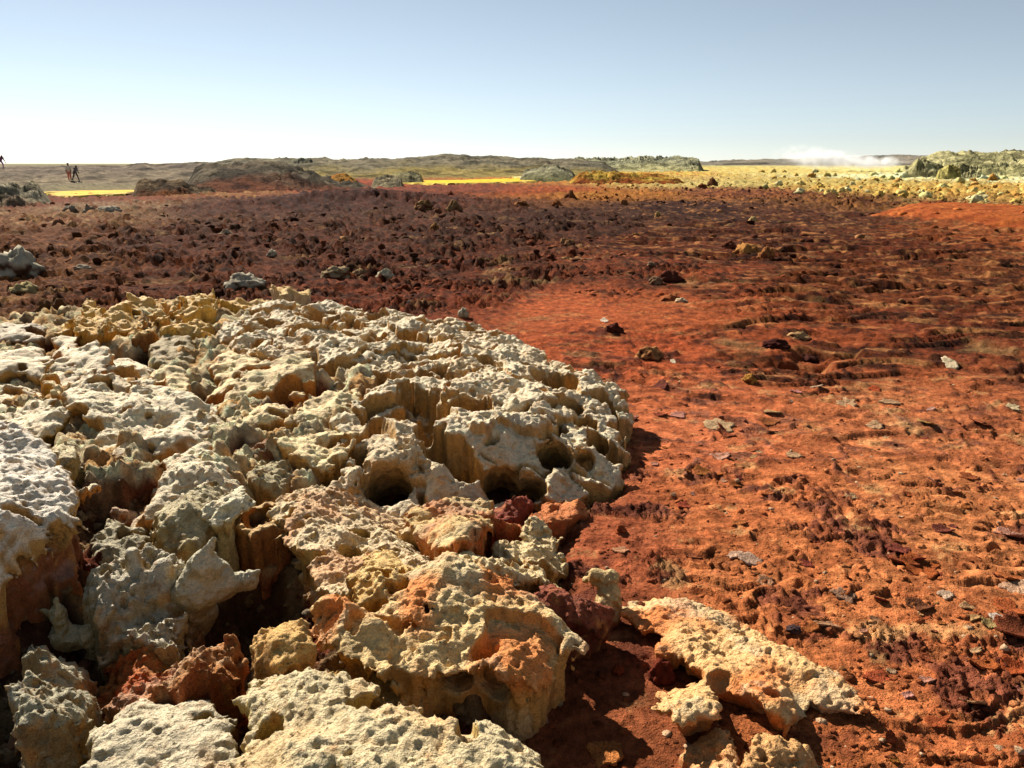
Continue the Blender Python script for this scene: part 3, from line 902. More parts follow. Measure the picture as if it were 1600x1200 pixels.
for k, (lab, pts, w, dzz) in enumerate([
        ('pointed yellow salt fin, leftmost of the yellow ridges', [(130, 478), (150, 478), (163, 490), (158, 500), (136, 496)], YEL, .03),
        ('yellow salt ridge right of the leftmost pointed fin', [(160, 494), (182, 482), (202, 478), (206, 490), (186, 498), (166, 502)], YEL, .0),
        ('long orange-yellow salt ridge with a smooth front', [(120, 528), (132, 512), (180, 502), (226, 504), (222, 514), (178, 518), (162, 530), (142, 536)], OCHRE, .02),
        ('small yellow salt lump under the leftmost pointed fin', [(108, 508), (124, 498), (146, 500), (142, 512), (116, 518)], YEL, .0),
        ('jagged yellow salt stub at the far left of the yellow ridges', [(88, 510), (102, 504), (114, 510), (110, 520), (94, 522)], YEL, .0),
        ('rounded orange salt knob on top of the yellow ridges', [(255, 474), (270, 468), (282, 474), (280, 486), (260, 488)], OCHRE, .03),
        ('yellow salt shelf right of the rounded orange knob', [(274, 488), (300, 478), (340, 482), (336, 494), (304, 500), (280, 500)], YEL, .0),
        ('jagged brown-yellow salt fin in the middle of the ridges', [(234, 484), (244, 480), (256, 494), (262, 506), (246, 510)], (184, 140, 70), .02),
        ('long low yellow salt ridge touching the pale mound', [(252, 522), (280, 508), (318, 502), (336, 508), (330, 520), (296, 520), (262, 530)], YEL, .0),
        ('crumbly brown salt heap between the two long yellow ridges', [(176, 526), (206, 516), (236, 520), (246, 532), (214, 538), (182, 536)], (150, 104, 58), -.03),
        ('thin yellow salt crest along the back of the ridges', [(280, 470), (310, 462), (336, 466), (330, 474), (296, 478)], YEL, .01),
        ('flat yellow salt crest behind the pale mound', [(330, 476), (372, 470), (410, 466), (420, 474), (384, 482), (344, 484)], YEL, -.02),
        ('thin pale salt sheet on red ground behind the mound', [(420, 464), (448, 458), (484, 458), (482, 466), (440, 472)], CREAM, -.12),
        ('yellow salt tuft furthest back on the left ridges', [(196, 472), (222, 466), (246, 470), (238, 478), (208, 482)], YEL, .0)]):
    block(lab, pts, dz=dzz, top=(222, 184, 112), wall=w, undercut=.02, edge=1.2, rough=1.9, dome=.0, grow=.0, pit=1.3, foot=(120, 60, 34), foot_depth=.16, group='yellow salt ridges')

# the near blocks
block('big cream and orange salt block with dark caves under its ragged front', [(498, 952), (520, 938), (545, 946), (600, 950), (626, 922), (648, 896), (690, 880), (742, 884), (800, 904), (850, 952), (908, 1002), (872, 1010), (858, 1030), (842, 1052), (800, 1050),
      (770, 1040), (735, 1036), (690, 1030), (640, 1040), (580, 1036), (540, 1024), (504, 1008)], top=(226, 194, 134), wall=(206, 154, 82), stain=1.0, stain_col=(218, 138, 72), undercut=.085, foot_depth=.3, pit=.45, step=.012, dz=.02, vox=.0082, tilt=(0, 0), well=.25, rough=.75,
      holes=[front(712, 1085, .2, 30, (0, 1, -.1), .25), front(775, 1100, .18, 26, (0, 1, -.1), .22), hole(760, 1024, 18, .08, 0), hole(640, 985, 10, .05, 0), hole(668, 962, 12, .04, 0), front(600, 1070, .2, 30, (0, 1, 0), .12), hole(615, 920, 22, .3, .2)])
block('pale salt slab stained orange, behind the big cream and orange block', [(430, 800), (450, 782), (490, 772), (530, 778), (575, 800), (622, 828), (680, 850), (706, 872), (660, 886), (632, 884), (590, 868), (575, 886), (560, 908), (530, 912), (498, 896), (478, 868), (450, 842)],
      top=(220, 196, 152), wall=(204, 170, 96), stain=.55, undercut=.06, foot_depth=.3, vox=.0082,
      holes=[front(450, 858, .16, 30, (.2, 1, 0), .2), hole(566, 826, 10, .06, 0), hole(548, 858, 15, .08, .2)])
block('yellowish salt lobe joining the orange-stained slab to the big near block', [(560, 900), (590, 862), (620, 880), (665, 880), (690, 872), (700, 888), (650, 900), (625, 930), (600, 915), (575, 925)], top=(224, 188, 120), wall=(206, 156, 72), undercut=.03, dz=.02,
      holes=[hole(612, 905, 20, .3, .3)])
block('ragged pale salt block above the dark red gap, right of the slab', [(712, 872), (738, 850), (765, 862), (800, 842), (838, 822), (866, 832), (874, 856), (852, 872), (830, 888), (790, 892), (760, 905), (730, 890)], top=(222, 198, 146), wall=(196, 150, 82), rough=1.3, undercut=.04, dz=.04)
block('salt lobe with rust stains below the round black hole', [(640, 800), (690, 790), (722, 792), (752, 800), (756, 826), (736, 850), (716, 862), (690, 850), (668, 832)], top=(210, 176, 116), wall=(190, 116, 56), stain=.7, stain_col=(176, 86, 42), dz=.06, undercut=.03,
      holes=[front(690, 835, .06, 26, (0, 1, 0), .25), hole(700, 812, 8, .06, .3)])
block('thin orange mud-salt ledge at the foot of the mound', [(832, 800), (850, 782), (900, 776), (918, 790), (890, 800), (850, 810)], top=(196, 116, 62), wall=(190, 100, 50), dz=.03, undercut=.03, edge=.6)
block('dark red crumbly lump in the gap under the mound', [(770, 800), (790, 786), (816, 784), (826, 796), (804, 808), (780, 810)], top=(138, 62, 36), wall=(120, 50, 30), dz=.01, undercut=0, rough=1.5, edge=.7)
block('thin orange ledge above the ragged pale block', [(770, 826), (782, 814), (824, 812), (822, 822), (786, 834)], top=(196, 120, 70), wall=(160, 74, 40), dz=.03, undercut=.05, edge=.6)
block('pair of dark red mud ribs right of the ragged pale block', [(835, 905), (860, 900), (905, 925), (940, 935), (930, 952), (890, 945), (850, 925)], top=(140, 72, 44), wall=(104, 46, 30), dz=.05, undercut=.03, edge=.8)
block('tilted yellow-orange salt slab overhanging the mud, right of the others', [(982, 944), (992, 928), (1040, 924), (1092, 934), (1150, 958), (1222, 1000), (1282, 1036), (1330, 1070), (1364, 1098), (1330, 1090), (1276, 1074), (1262, 1064), (1246, 1082), (1230, 1096), (1204, 1092),
      (1182, 1082), (1150, 1074), (1118, 1086), (1104, 1108), (1062, 1114), (1030, 1098), (1046, 1068), (1094, 1056), (1092, 1024), (1062, 1012), (1036, 1008), (1048, 986), (1032, 972), (1004, 968)],
      top=(226, 180, 118), wall=(214, 146, 80), stain=1.0, stain_col=(212, 128, 66), undercut=.09, foot_depth=.24, vox=.0072, pit=.5, edge=.6, dz=.0, tilt=(0, 0), well=0, rough=.7, grow=.03,
      holes=[hole(1084, 1040, 15, .3, .1), front(1150, 1118, .1, 30, (0, 1, .05), .2), front(1270, 1108, .08, 24, (0, 1, .05), .14), hole(1208, 1078, 10, .1, .2)])
block('ragged cream salt stub below the tilted slab, at the bottom edge', [(1086, 1148), (1100, 1132), (1122, 1136), (1136, 1170), (1150, 1205), (1096, 1215)], top=(206, 150, 90), wall=(176, 110, 60), dz=-.07, undercut=.0, edge=.5, stain=.5)
block('crumbly pale salt tip poking in at the bottom edge, on red mud', [(1180, 1200), (1215, 1172), (1250, 1178), (1268, 1210), (1180, 1230)], top=(204, 156, 98), wall=(180, 120, 66), dz=-.13, undercut=0, edge=.5, rough=1.3)
block('broad grey-green salt slab along the bottom edge', [(384, 1100), (418, 1070), (500, 1064), (560, 1074), (600, 1106), (650, 1126), (720, 1148), (790, 1160), (832, 1180), (846, 1230), (700, 1290), (380, 1290), (392, 1180)], top=(208, 190, 146), wall=(184, 156, 86), stain=.5,
      stain_col=(206, 166, 108), undercut=.04, foot_depth=.4, pit=.6, well=.2, tilt=(0, 0), rough=.8, step=.008, dz=.02, vox=.0082, holes=[hole(575, 1112, 26, .12, .1), hole(425, 1150, 20, .3, .3), hole(640, 1175, 9, .04, 0)])
block('flat grey salt slab in the bottom left corner, lit from behind', [(146, 1140), (198, 1104), (212, 1076), (262, 1078), (304, 1086), (320, 1104), (346, 1118), (350, 1150), (338, 1210), (300, 1290), (130, 1290), (140, 1170)], top=(200, 186, 152), wall=(166, 144, 94), undercut=.04,
      pit=.4, well=0, tilt=(0, 0), rough=.7, dz=.02, foot_depth=.4, vox=.0082, holes=[hole(318, 1125, 12, .06, .1)])
block('crumbly grey salt lump left of the flat grey slab', [(38, 1090), (60, 1052), (96, 1034), (128, 1050), (122, 1090), (100, 1130), (60, 1136)], top=(168, 160, 130), wall=(150, 124, 80), undercut=0, rough=1.6, dz=.02, edge=.8, foot_depth=.3)
block('crumbly rust and ochre salt heap in the shaded lower left', [(150, 1040), (190, 1004), (250, 996), (310, 1008), (356, 1022), (350, 1056), (290, 1080), (220, 1078), (170, 1066)], top=(178, 120, 62), wall=(150, 78, 40), undercut=0, rough=1.7, dz=.0, stain=.8, stain_col=(170, 82, 36), foot_depth=.3)
block('rough grey salt heap with knobs in the shaded lower left', [(140, 960), (152, 905), (190, 880), (232, 870), (270, 890), (276, 920), (252, 950), (270, 985), (216, 990), (170, 984)], top=(188, 178, 150), wall=(170, 148, 100), undercut=0, rough=1.7, dz=.02, foot_depth=.3,
      extra=[(on_crust(216, 925) + np.array([0, 0, .0]), on_crust(212, 905) + np.array([0, 0, .13]), .05, .028), (on_crust(256, 930), on_crust(258, 915) + np.array([0, 0, .09]), .055, .04)])

def branch_block(label, cones, top, wall, seed, foot=None, h=.006, rough=1.0):
    """a free-standing branching fragment: round cones joined smoothly, then roughened"""
    C = [(np.array(a), np.array(b), ra, rb) for a, b, ra, rb in cones]
    P = np.array([c[0] for c in C] + [c[1] for c in C])
    lo, hi = P.min(0) - .13, P.max(0) + .13
    ax_ = [np.arange(lo[i], hi[i], h, dtype=f32) for i in range(3)]
    X, Y, Z = np.meshgrid(*ax_, indexing='ij')
    D = np.full(X.shape, .3, f32)
    for a, b, ra, rb in C:
        D = smin(D, cone_d(X, Y, Z, a, b, ra, rb), .03)
    i, j, k = np.nonzero(np.abs(D) < .06)
    px, py, pz = X[i, j, k], Y[i, j, k], Z[i, j, k]
    D[i, j, k] += rough * (.024 * perlin3(px * 9, py * 9, pz * 9, seed) + .018 * np.abs(perlin3(px * 22, py * 22, pz * 22, seed + 1)) + .010 * np.abs(perlin3(px * 48, py * 48, pz * 48, seed + 2)) - .008)
    for q in (0, -1):
        D[q] = D[:, q] = D[:, :, q] = 1
    V, F = surface_nets(D, lo, h)
    V, F = drop_buried(V, F)
    N = vnormals(V, F)
    n = perlin3(V[:, 0] * 18, V[:, 1] * 18, V[:, 2] * 18, seed + 3)
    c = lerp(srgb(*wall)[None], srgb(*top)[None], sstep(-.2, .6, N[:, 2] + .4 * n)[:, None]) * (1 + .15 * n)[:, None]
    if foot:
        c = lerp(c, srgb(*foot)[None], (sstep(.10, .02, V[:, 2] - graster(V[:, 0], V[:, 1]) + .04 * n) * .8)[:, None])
    base = np.array([V[:, 0].mean(), V[:, 1].mean(), V[:, 2].min()])
    return tag(obj('salt_fragment', make_mesh('salt_fragment', V - base, F, c), M_SALT, loc=base), label, 'salt rock')


branch_block('white horned salt fragment leaning over a black hollow', [(at_z(300, 962, .02), at_z(303, 925, .2), .10, .085), (at_z(303, 925, .2), at_z(318, 885, .33), .085, .06), (at_z(318, 885, .33), at_z(334, 842, .45), .05, .009),
             (at_z(308, 925, .22), at_z(352, 915, .22), .075, .05), (at_z(352, 915, .22), at_z(388, 908, .23), .05, .028), (at_z(388, 908, .23), at_z(405, 892, .28), .028, .008), (at_z(318, 885, .33), at_z(345, 890, .3), .05, .02)], (236, 222, 184), (214, 188, 132), 881)
branch_block('small antler-shaped salt fragment in the dark left foreground', [(at_z(70, 1000, .05), at_z(140, 994, .08), .055, .045), (at_z(104, 995, .08), at_z(92, 962, .18), .045, .024), (at_z(92, 962, .18), at_z(88, 938, .25), .02, .009),
             (at_z(92, 962, .18), at_z(66, 954, .2), .02, .009), (at_z(92, 958, .19), at_z(100, 946, .23), .014, .008), (at_z(138, 994, .08), at_z(146, 974, .14), .035, .014)], (232, 214, 168), (206, 176, 112), 885)
branch_block('upright cream salt piece with a curled top on red mud', [(at_z(945, 975, .0), at_z(952, 935, .10), .06, .05), (at_z(952, 935, .10), at_z(952, 905, .17), .05, .035), (at_z(952, 905, .17), at_z(930, 900, .18), .032, .022), (at_z(930, 900, .18), at_z(918, 906, .15), .022, .018),
             (at_z(945, 968, .03), at_z(912, 958, .04), .05, .035), (at_z(905, 955, .02), at_z(860, 930, .06), .035, .04)], (236, 200, 136), (206, 150, 84), 889, (150, 70, 40))
block('white hanging salt bowl beside a round orange hollow', [(318, 806), (340, 798), (380, 790), (384, 806), (362, 818), (334, 816)], top=(220, 208, 170), wall=(222, 196, 128), undercut=.06, dz=.06, edge=.5, foot_depth=.4, pit=.3)
block('orange-walled salt hump behind the white hanging bowl', [(378, 808), (388, 786), (416, 778), (440, 792), (440, 818), (410, 826)], top=(206, 170, 112), wall=(176, 116, 60), undercut=.0, dz=.02, edge=.4, rough=.7, holes=[front(408, 818, .2, 26, (0, 1, -.2), .15)])
block('crumbly grey salt lump under the honey-coloured hollow', [(150, 820), (180, 800), (212, 806), (222, 840), (205, 862), (165, 856)], top=(170, 160, 128), wall=(150, 128, 86), dz=-.08, undercut=0, rough=1.6, edge=.8)
block('fluted olive-grey salt wall left of the white hanging bowl', [(262, 800), (300, 782), (340, 776), (346, 796), (318, 812), (300, 850), (266, 850)], top=(186, 172, 132), wall=(170, 146, 92), dz=.02, undercut=-.03, rough=1.2)
block('pale knobbly salt lump between the broad block and the left slabs', [(66, 706), (84, 690), (104, 694), (122, 718), (104, 730), (80, 726)], top=(200, 184, 140), wall=(176, 146, 84), dz=-.02, rough=1.3, edge=.7, undercut=0)
block('small ragged cream salt stub right of the black hollow', [(412, 1020), (436, 1004), (462, 1014), (470, 1040), (440, 1052), (418, 1042)], top=(206, 164, 96), wall=(186, 132, 68), dz=.02, undercut=0, edge=.5, rough=1.2)
block('small yellow salt stub left of the big near block', [(488, 1048), (510, 1030), (534, 1038), (532, 1062), (500, 1068)], top=(206, 166, 92), wall=(190, 134, 60), dz=-.02, undercut=0, edge=.5, rough=1.2)
print('blocks', round(time.time() - T0, 1), sum(len(o.data.polygons) for o in bpy.data.objects if o.type == 'MESH'))

# ------------------------------------------------------------------ loose rocks
def ico(n):
    import bmesh
    bm = bmesh.new()
    bmesh.ops.create_icosphere(bm, subdivisions=n, radius=1.0)
    v = np.array([p.co[:] for p in bm.verts], f32)
    f = np.array([[q.index for q in t.verts] for t in bm.faces], np.int32)
    bm.free()
    return v, f


ICO = {n: ico(n) for n in (1, 2, 3, 4, 5)}


def rock_shape(n, seed, w, d, h, rough=.3, cone=0.0, lump=1.4):
    v, f = ICO[n]
    p = v.copy()
    k = 1 + rough * (.9 * perlin3(v[:, 0] * 1.3 * lump, v[:, 1] * 1.3 * lump, v[:, 2] * 1.3 * lump, seed) + .6 * np.abs(perlin3(v[:, 0] * 3 * lump, v[:, 1] * 3 * lump, v[:, 2] * 3 * lump, seed + 1)) +
                     .6 * np.abs(perlin3(v[:, 0] * 7, v[:, 1] * 7, v[:, 2] * 7, seed + 2)) + .3 * perlin3(v[:, 0] * 15, v[:, 1] * 15, v[:, 2] * 15, seed + 3) - .25)
    p = p * k[:, None]
    if cone:
        s = 1 - .6 * cone * sstep(-.2, 1.0, v[:, 2])
        p[:, :2] *= s[:, None]
    p *= np.array([w / 2, d / 2, h], f32)
    return p, f


def rock(label, u, vb, wpx, hpx, top, low, cone=.3, rough=.42, name='rock', cat='rock', group=None, seed=None, n=4, mat=None, lump=1.5):
    p = at_z(u, vb, 0)
    z = gz(p[0], p[1])
    p = at_z(u, vb, z)
    z = gz(p[0], p[1])
    dist = math.hypot(p[0], p[1])
    w, h = wpx / FPX * dist, hpx / FPX * dist * .8
    seed = seed or int(u * 7 + vb * 3) % 900
    V, F = rock_shape(n, seed, w, w * .9, h * 1.05, rough, cone, lump)
    N = vnormals(V, F)
    a = perlin3(V[:, 0] * 4 / w, V[:, 1] * 4 / w, V[:, 2] * 4 / w, seed)
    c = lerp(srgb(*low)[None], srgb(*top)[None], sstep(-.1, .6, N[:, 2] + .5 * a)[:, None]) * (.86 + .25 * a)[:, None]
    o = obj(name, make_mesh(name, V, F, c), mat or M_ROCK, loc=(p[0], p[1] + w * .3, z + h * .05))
    return tag(o, label, cat, group)


BR, OR_, TAN, GRY = (150, 92, 56), (178, 110, 56), (176, 150, 108), (186, 172, 148)
for args in [
    ('tan cone-shaped rock, tallest of the group in the dark middle distance', 708, 332, 26, 20, (150, 116, 74), (112, 66, 42), .7),
    ('round-backed tan rock left of the tall cone in the middle distance', 662, 332, 26, 13, (150, 112, 70), (110, 66, 44), .2),
    ('small round brown rock in front of the round-backed tan one', 659, 338, 11, 8, (130, 90, 62), (100, 60, 42), .1),
    ('small knobbly brown rock between the cone and the round-backed rock', 683, 328, 14, 10, (134, 84, 54), (96, 54, 38), .4),
    ('red pointed rock further back than the tan cone', 704, 308, 14, 10, (140, 66, 38), (110, 48, 30), .6),
    ('ochre egg-shaped rock below the tan cone', 679, 363, 14, 14, (160, 116, 66), (110, 60, 38), .2),
    ('small ochre pebble rock right of the egg-shaped one', 709, 351, 11, 8, (150, 104, 66), (104, 60, 40), .2),
    ('low tan rock on red rubble behind the mound', 560, 420, 30, 14, (160, 128, 90), (110, 64, 42), .3),
    ('pale ragged rock on red rubble left of the low tan one', 522, 436, 46, 16, (176, 150, 112), (120, 72, 46), .1),
    ('cream crusted rock standing alone behind the pale mound', 602, 440, 28, 15, (204, 190, 156), (140, 108, 74), .2),
    ('small tan rock right beside the pale ragged one', 566, 434, 16, 9, (166, 134, 92), (112, 66, 42), .2),
    ('grey-white crusted rock left of the low tan rock', 424, 403, 16, 10, (206, 190, 158), (146, 110, 78), .3),
    ('flat grey salt rock on dark rubble, left of the mound crest', 378, 452, 60, 20, (190, 176, 150), (110, 84, 60), .3),
    ('pale crumbling rock patch left of the flat grey salt rock', 350, 358, 22, 9, (186, 160, 128), (120, 80, 56), .3),
    ('big tan boulder of the pair on the red sheets', 1200, 406, 24, 20, (176, 116, 66), (120, 62, 38), .2),
    ('ochre crumbly heap left of the big tan boulder', 1172, 400, 44, 18, (190, 132, 70), (140, 76, 42), .4),
    ('dark brown rock left of the ochre crumbly heap', 1140, 398, 20, 12, (116, 66, 44), (80, 42, 32), .3),
    ('round tan stone, left one of the twin stones', 881, 384, 12, 12, (178, 134, 92), (120, 72, 48), .1),
    ('round tan stone, right one of the twin stones', 891, 386, 16, 10, (170, 124, 84), (116, 68, 46), .1),
    ('dark spiky clod heap above the orange flat', 1048, 440, 40, 15, (96, 50, 36), (70, 36, 28), .5),
    ('grey salt rock at the left foot of the dark spiky heap', 1026, 442, 22, 13, (166, 130, 96), (112, 66, 44), .3),
    ('small greenish salt rock above the dark spiky heap', 1018, 416, 12, 7, (172, 140, 106), (120, 74, 50), .2),
    ('cream pebble rock standing alone on dark sheets', 1028, 340, 9, 8, (222, 180, 110), (150, 100, 60), .2),
    ('cream rock near the right, on dark sheets', 1178, 346, 13, 8, (222, 186, 120), (150, 100, 60), .3),
    ('small tan rock at the front edge of the dark band', 976, 320, 12, 9, (178, 116, 66), (120, 66, 42), .3),
    ('brown pointed rock where dark band meets ochre ground', 892, 312, 18, 14, (134, 84, 48), (96, 54, 36), .6),
    ('orange-brown rock left of the brown pointed one', 870, 323, 16, 10, (166, 100, 54), (112, 60, 38), .4),
    ('ochre lumpy rock far left of the dark band', 814, 324, 26, 12, (160, 104, 58), (110, 60, 38), .3),
    ('dark brown pyramid rock before the olive plain', 1114, 294, 18, 13, (126, 84, 52), (92, 54, 38), .7),
    ('red-brown pyramid rock left of the dark one before the plain', 1098, 294, 15, 9, (146, 80, 46), (104, 54, 36), .6),
    ('dark clod heap at the right end of the low ledge', 1262, 562, 40, 12, (78, 42, 34), (54, 28, 26), .4),
    ('black-red clod heap in the middle of the low ledge', 1215, 564, 40, 11, (80, 40, 32), (56, 26, 24), .4),
    ('pale-topped rock at the left end of the low ledge', 1016, 562, 42, 20, (186, 128, 78), (84, 44, 32), .3),
    ('flat pale rock on the ridge above the low ledge', 1250, 530, 34, 10, (200, 156, 104), (110, 60, 40), .2),
    ('small yellow crumbly rock on the orange flat below the ledge', 1172, 600, 24, 14, (196, 138, 64), (120, 66, 38), .4),
    ('dark cone of clods on the far side of the orange flat', 960, 520, 32, 14, (100, 52, 38), (72, 38, 30), .5),
    ('tilted tan slab on the orange flat', 1050, 470, 26, 10, (176, 104, 62), (84, 46, 34), .3),
    ('white-topped stone beside the tilted tan slab', 1066, 473, 18, 6, (220, 190, 150), (150, 96, 62), .2),
    ('pale grey pointed salt rock at the far left slope', 136, 332, 20, 14, (160, 144, 122), (120, 96, 76), .6),
    ('flat pale salt patch rock right of the grey pointed one', 165, 336, 34, 9, (190, 174, 148), (140, 112, 88), .3),
    ('small grey salt rock left of the grey pointed one', 108, 334, 18, 9, (160, 146, 124), (120, 96, 76), .4),
    ('brown hump rock on the left slope', 88, 348, 18, 10, (140, 96, 66), (100, 62, 44), .5),
    ('big grey salt rock with a dark side at the left edge', 14, 438, 60, 36, (196, 184, 156), (90, 60, 42), .1),
    ('dark brown clod mass below the grey rock at the left edge', 78, 505, 50, 30, (110, 76, 46), (70, 42, 30), .3),
    ('thin bright salt stone on brown rubble at left', 126, 422, 24, 6, (200, 180, 150), (110, 72, 50), .3),
    ('ochre clod on brown rubble at far left', 30, 462, 44, 18, (176, 156, 106), (100, 70, 44), .3),
    ('small white salt stub on the back rim of the mound', 724, 498, 16, 16, (214, 204, 170), (186, 160, 104), .4),
    ('lone small red stone on near red ground', 971, 832, 20, 12, (176, 92, 54), (96, 48, 34), .5),
    ('dark grey stone set in the near red ground', 1242, 989, 24, 8, (84, 66, 64), (70, 50, 46), .2),
    ('dark red clod lump left of the notch in the tilted slab', 1036, 1068, 50, 38, (118, 54, 36), (84, 38, 28), .3),
    ('small red stone on the smooth mud', 966, 1054, 20, 16, (150, 74, 44), (104, 48, 32), .4),
]:
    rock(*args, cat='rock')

# near and far boulders on the yellow ground: the larger ones as things, the small ones as gravel
rg = np.random.RandomState(21)
big = []
tries = 0
while len(big) < 105 and tries < 6000:
    tries += 1
    u = rg.uniform(1190, 1600)
    v = 266 + 62 * rg.rand() ** 1.1
    lim = 268 + (u - 1200) * .035
    if v > 300 + (u - 1200) * .06 or (v > 322 and u > 1360):
        continue
    if any(abs(u - b[0]) < 9 and abs(v - b[1]) < 3 for b in big):
        continue
    big.append((u, v))
big.sort(key=lambda b: -b[1])
for k, (u, v) in enumerate(big):
    s = rg.uniform(.5, 1.0) ** 2 * 17 * (.45 + .55 * (v - 260) / 60)
    t = [(240, 208, 124), (232, 190, 98), (244, 230, 168), (212, 154, 76), (240, 224, 146)][rg.randint(5)]
    if v < 282 and u > 1330:
        t = [(244, 244, 190), (238, 228, 146), (230, 236, 190)][rg.randint(3)]
    lo = tuple(int(c * .72) for c in t[:2]) + (int(t[2] * .6),)
    row = 'front' if v > 300 else 'back'
    rock('small yellow sulphur boulder among many in the front rows at far right' if row == 'front' else 'small pale yellow boulder among many on the far plain at right', u, v, s * 1.25, s * .72, t, lo, rg.uniform(.0, .5), .6,
         name='sulphur_boulder', cat='boulder', group='yellow boulders in the front rows at right' if row == 'front' else 'pale boulders on the far plain at right', n=3, seed=k + 1)


# ------------------------------------------------------------------ crumbs: many small clods joined, nobody could count them
def clod_field(name, label, pts, sizes, cols, mat, seed, flat=.7, n_ico=2):
    rgn = np.random.RandomState(seed)
    v0, f0 = ICO[n_ico]
    shapes = []
    for s in range(14):
        p, _ = rock_shape(n_ico, seed * 20 + s, 2, 2, 1.0, .8, rgn.uniform(0, .5), 1.2)
        shapes.append(p)
    shapes = np.array(shapes)
    n = len(pts)
    sh = shapes[rgn.randint(14, size=n)]
    a = rgn.rand(n) * 2 * np.pi
    ca, sa = np.cos(a)[:, None], np.sin(a)[:, None]
    X = sh[:, :, 0] * ca - sh[:, :, 1] * sa
    Y = sh[:, :, 0] * sa + sh[:, :, 1] * ca
    Z = sh[:, :, 2] * (flat * rgn.uniform(.6, 1.3, n))[:, None]
    V = np.stack([X, Y, Z], -1) * sizes[:, None, None] + pts[:, None, :]
    F = f0[None] + (np.arange(n) * len(v0))[:, None, None]
    C = np.repeat(cols[:, None, :], len(v0), 1) * (1 + .18 * rgn.randn(n, len(v0), 1))
    o = obj(name, make_mesh(name, V.reshape(-1, 3), F.reshape(-1, 3), C.reshape(-1, 3)), mat)
    return tag(o, label, name.split('_')[-1], kind='stuff')


rg = np.random.RandomState(5)


def scatter(n, u0, u1, v0, v1, power=1.0):
    u = rg.uniform(u0, u1, n)
    v = v0 + (v1 - v0) * rg.rand(n) ** power
    P = np.array([at_z(a, b, 0) for a, b in zip(u, v)])
    h, c = ground_h(P[:, 0].astype(f32), P[:, 1].astype(f32), True)
    P[:, 2] = h
    return P, c, u, v


# red and brown rubble of the middle distance
P, c, u, v = scatter(11000, -60, 1660, 300, 475, .7)
keep = (fbm2(P[:, 0] * .5, P[:, 1] * .5, 2, 301) > .1) & (rg.rand(len(u)) < .7) & ((u < 1000) | (rg.rand(len(u)) < .25)) & (sd_poly(P[:, 0].astype(f32), P[:, 1].astype(f32), CRUST) > .05)
P, c = P[keep], c[keep]
d = np.hypot(P[:, 0], P[:, 1])
sz = (rg.uniform(.3, 1.0, len(P)) ** 3 * .085 + .01) * np.clip(d / 16, .5, 2.0)
clod_field('red_rubble', 'red and dark brown clods covering the middle distance', P - np.array([0, 0, .01]), sz, c * rg.uniform(.6, 1.7, (len(P), 1)), M_ROCK, 3, n_ico=1)
# yellow gravel on the right and the far plain
P, c, u, v = scatter(3800, 900, 1660, 262, 322, 1.0)
d = np.hypot(P[:, 0], P[:, 1])
sz = rg.uniform(.4, 1.0, len(P)) ** 2 * .10 * np.clip(d / 40, .6, 1.8)
keep = d < 160
clod_field('yellow_gravel', 'yellow and cream gravel on the plain at right', (P - np.array([0, 0, .01]))[keep], sz[keep], (c * rg.uniform(.7, 1.3, (len(P), 1)))[keep], M_ROCK, 4, n_ico=1)
# crumbs in the gaps of the crust
P, c, u, v = scatter(2400, -100, 990, 470, 1240, 1.0)
ins = sd_poly(P[:, 0].astype(f32), P[:, 1].astype(f32), CRUST)
keep = ins < .0
P, c = P[keep], c[keep]
sz = rg.uniform(.25, 1.0, len(P)) ** 2 * .030
mixc = np.array([srgb(196, 176, 132), srgb(160, 128, 80), srgb(128, 60, 34), srgb(172, 142, 96)])[rg.randint(4, size=len(P))]
clod_field('salt_crumbs', 'crumbled salt and rust bits in the gaps between the crust blocks', P, sz, lerp(c, mixc, .5), M_SALT, 6, .9)
# grit and tiny stones on the near red ground
P, c, u, v = scatter(4500, 860, 1660, 560, 1220, .9)
ins = sd_poly(P[:, 0].astype(f32), P[:, 1].astype(f32), CRUST)
smooth_mud = (u < 1060) & (v > 960)
keep = (ins > .03) & (~smooth_mud | (rg.rand(len(u)) < .15))
P, c = P[keep], c[keep]
sz = rg.uniform(.2, 1.0, len(P)) ** 4 * .022 + .003
pk = rg.rand(len(P), 1) < .06
cc = np.where(pk, srgb(222, 180, 138)[None], c * rg.uniform(.55, 1.3, (len(P), 1)))
clod_field('red_grit', 'fine red grit and pale specks on the near red ground', P, sz, cc, M_GROUND, 8, .5, n_ico=1)
print('rubble', round(time.time() - T0, 1))


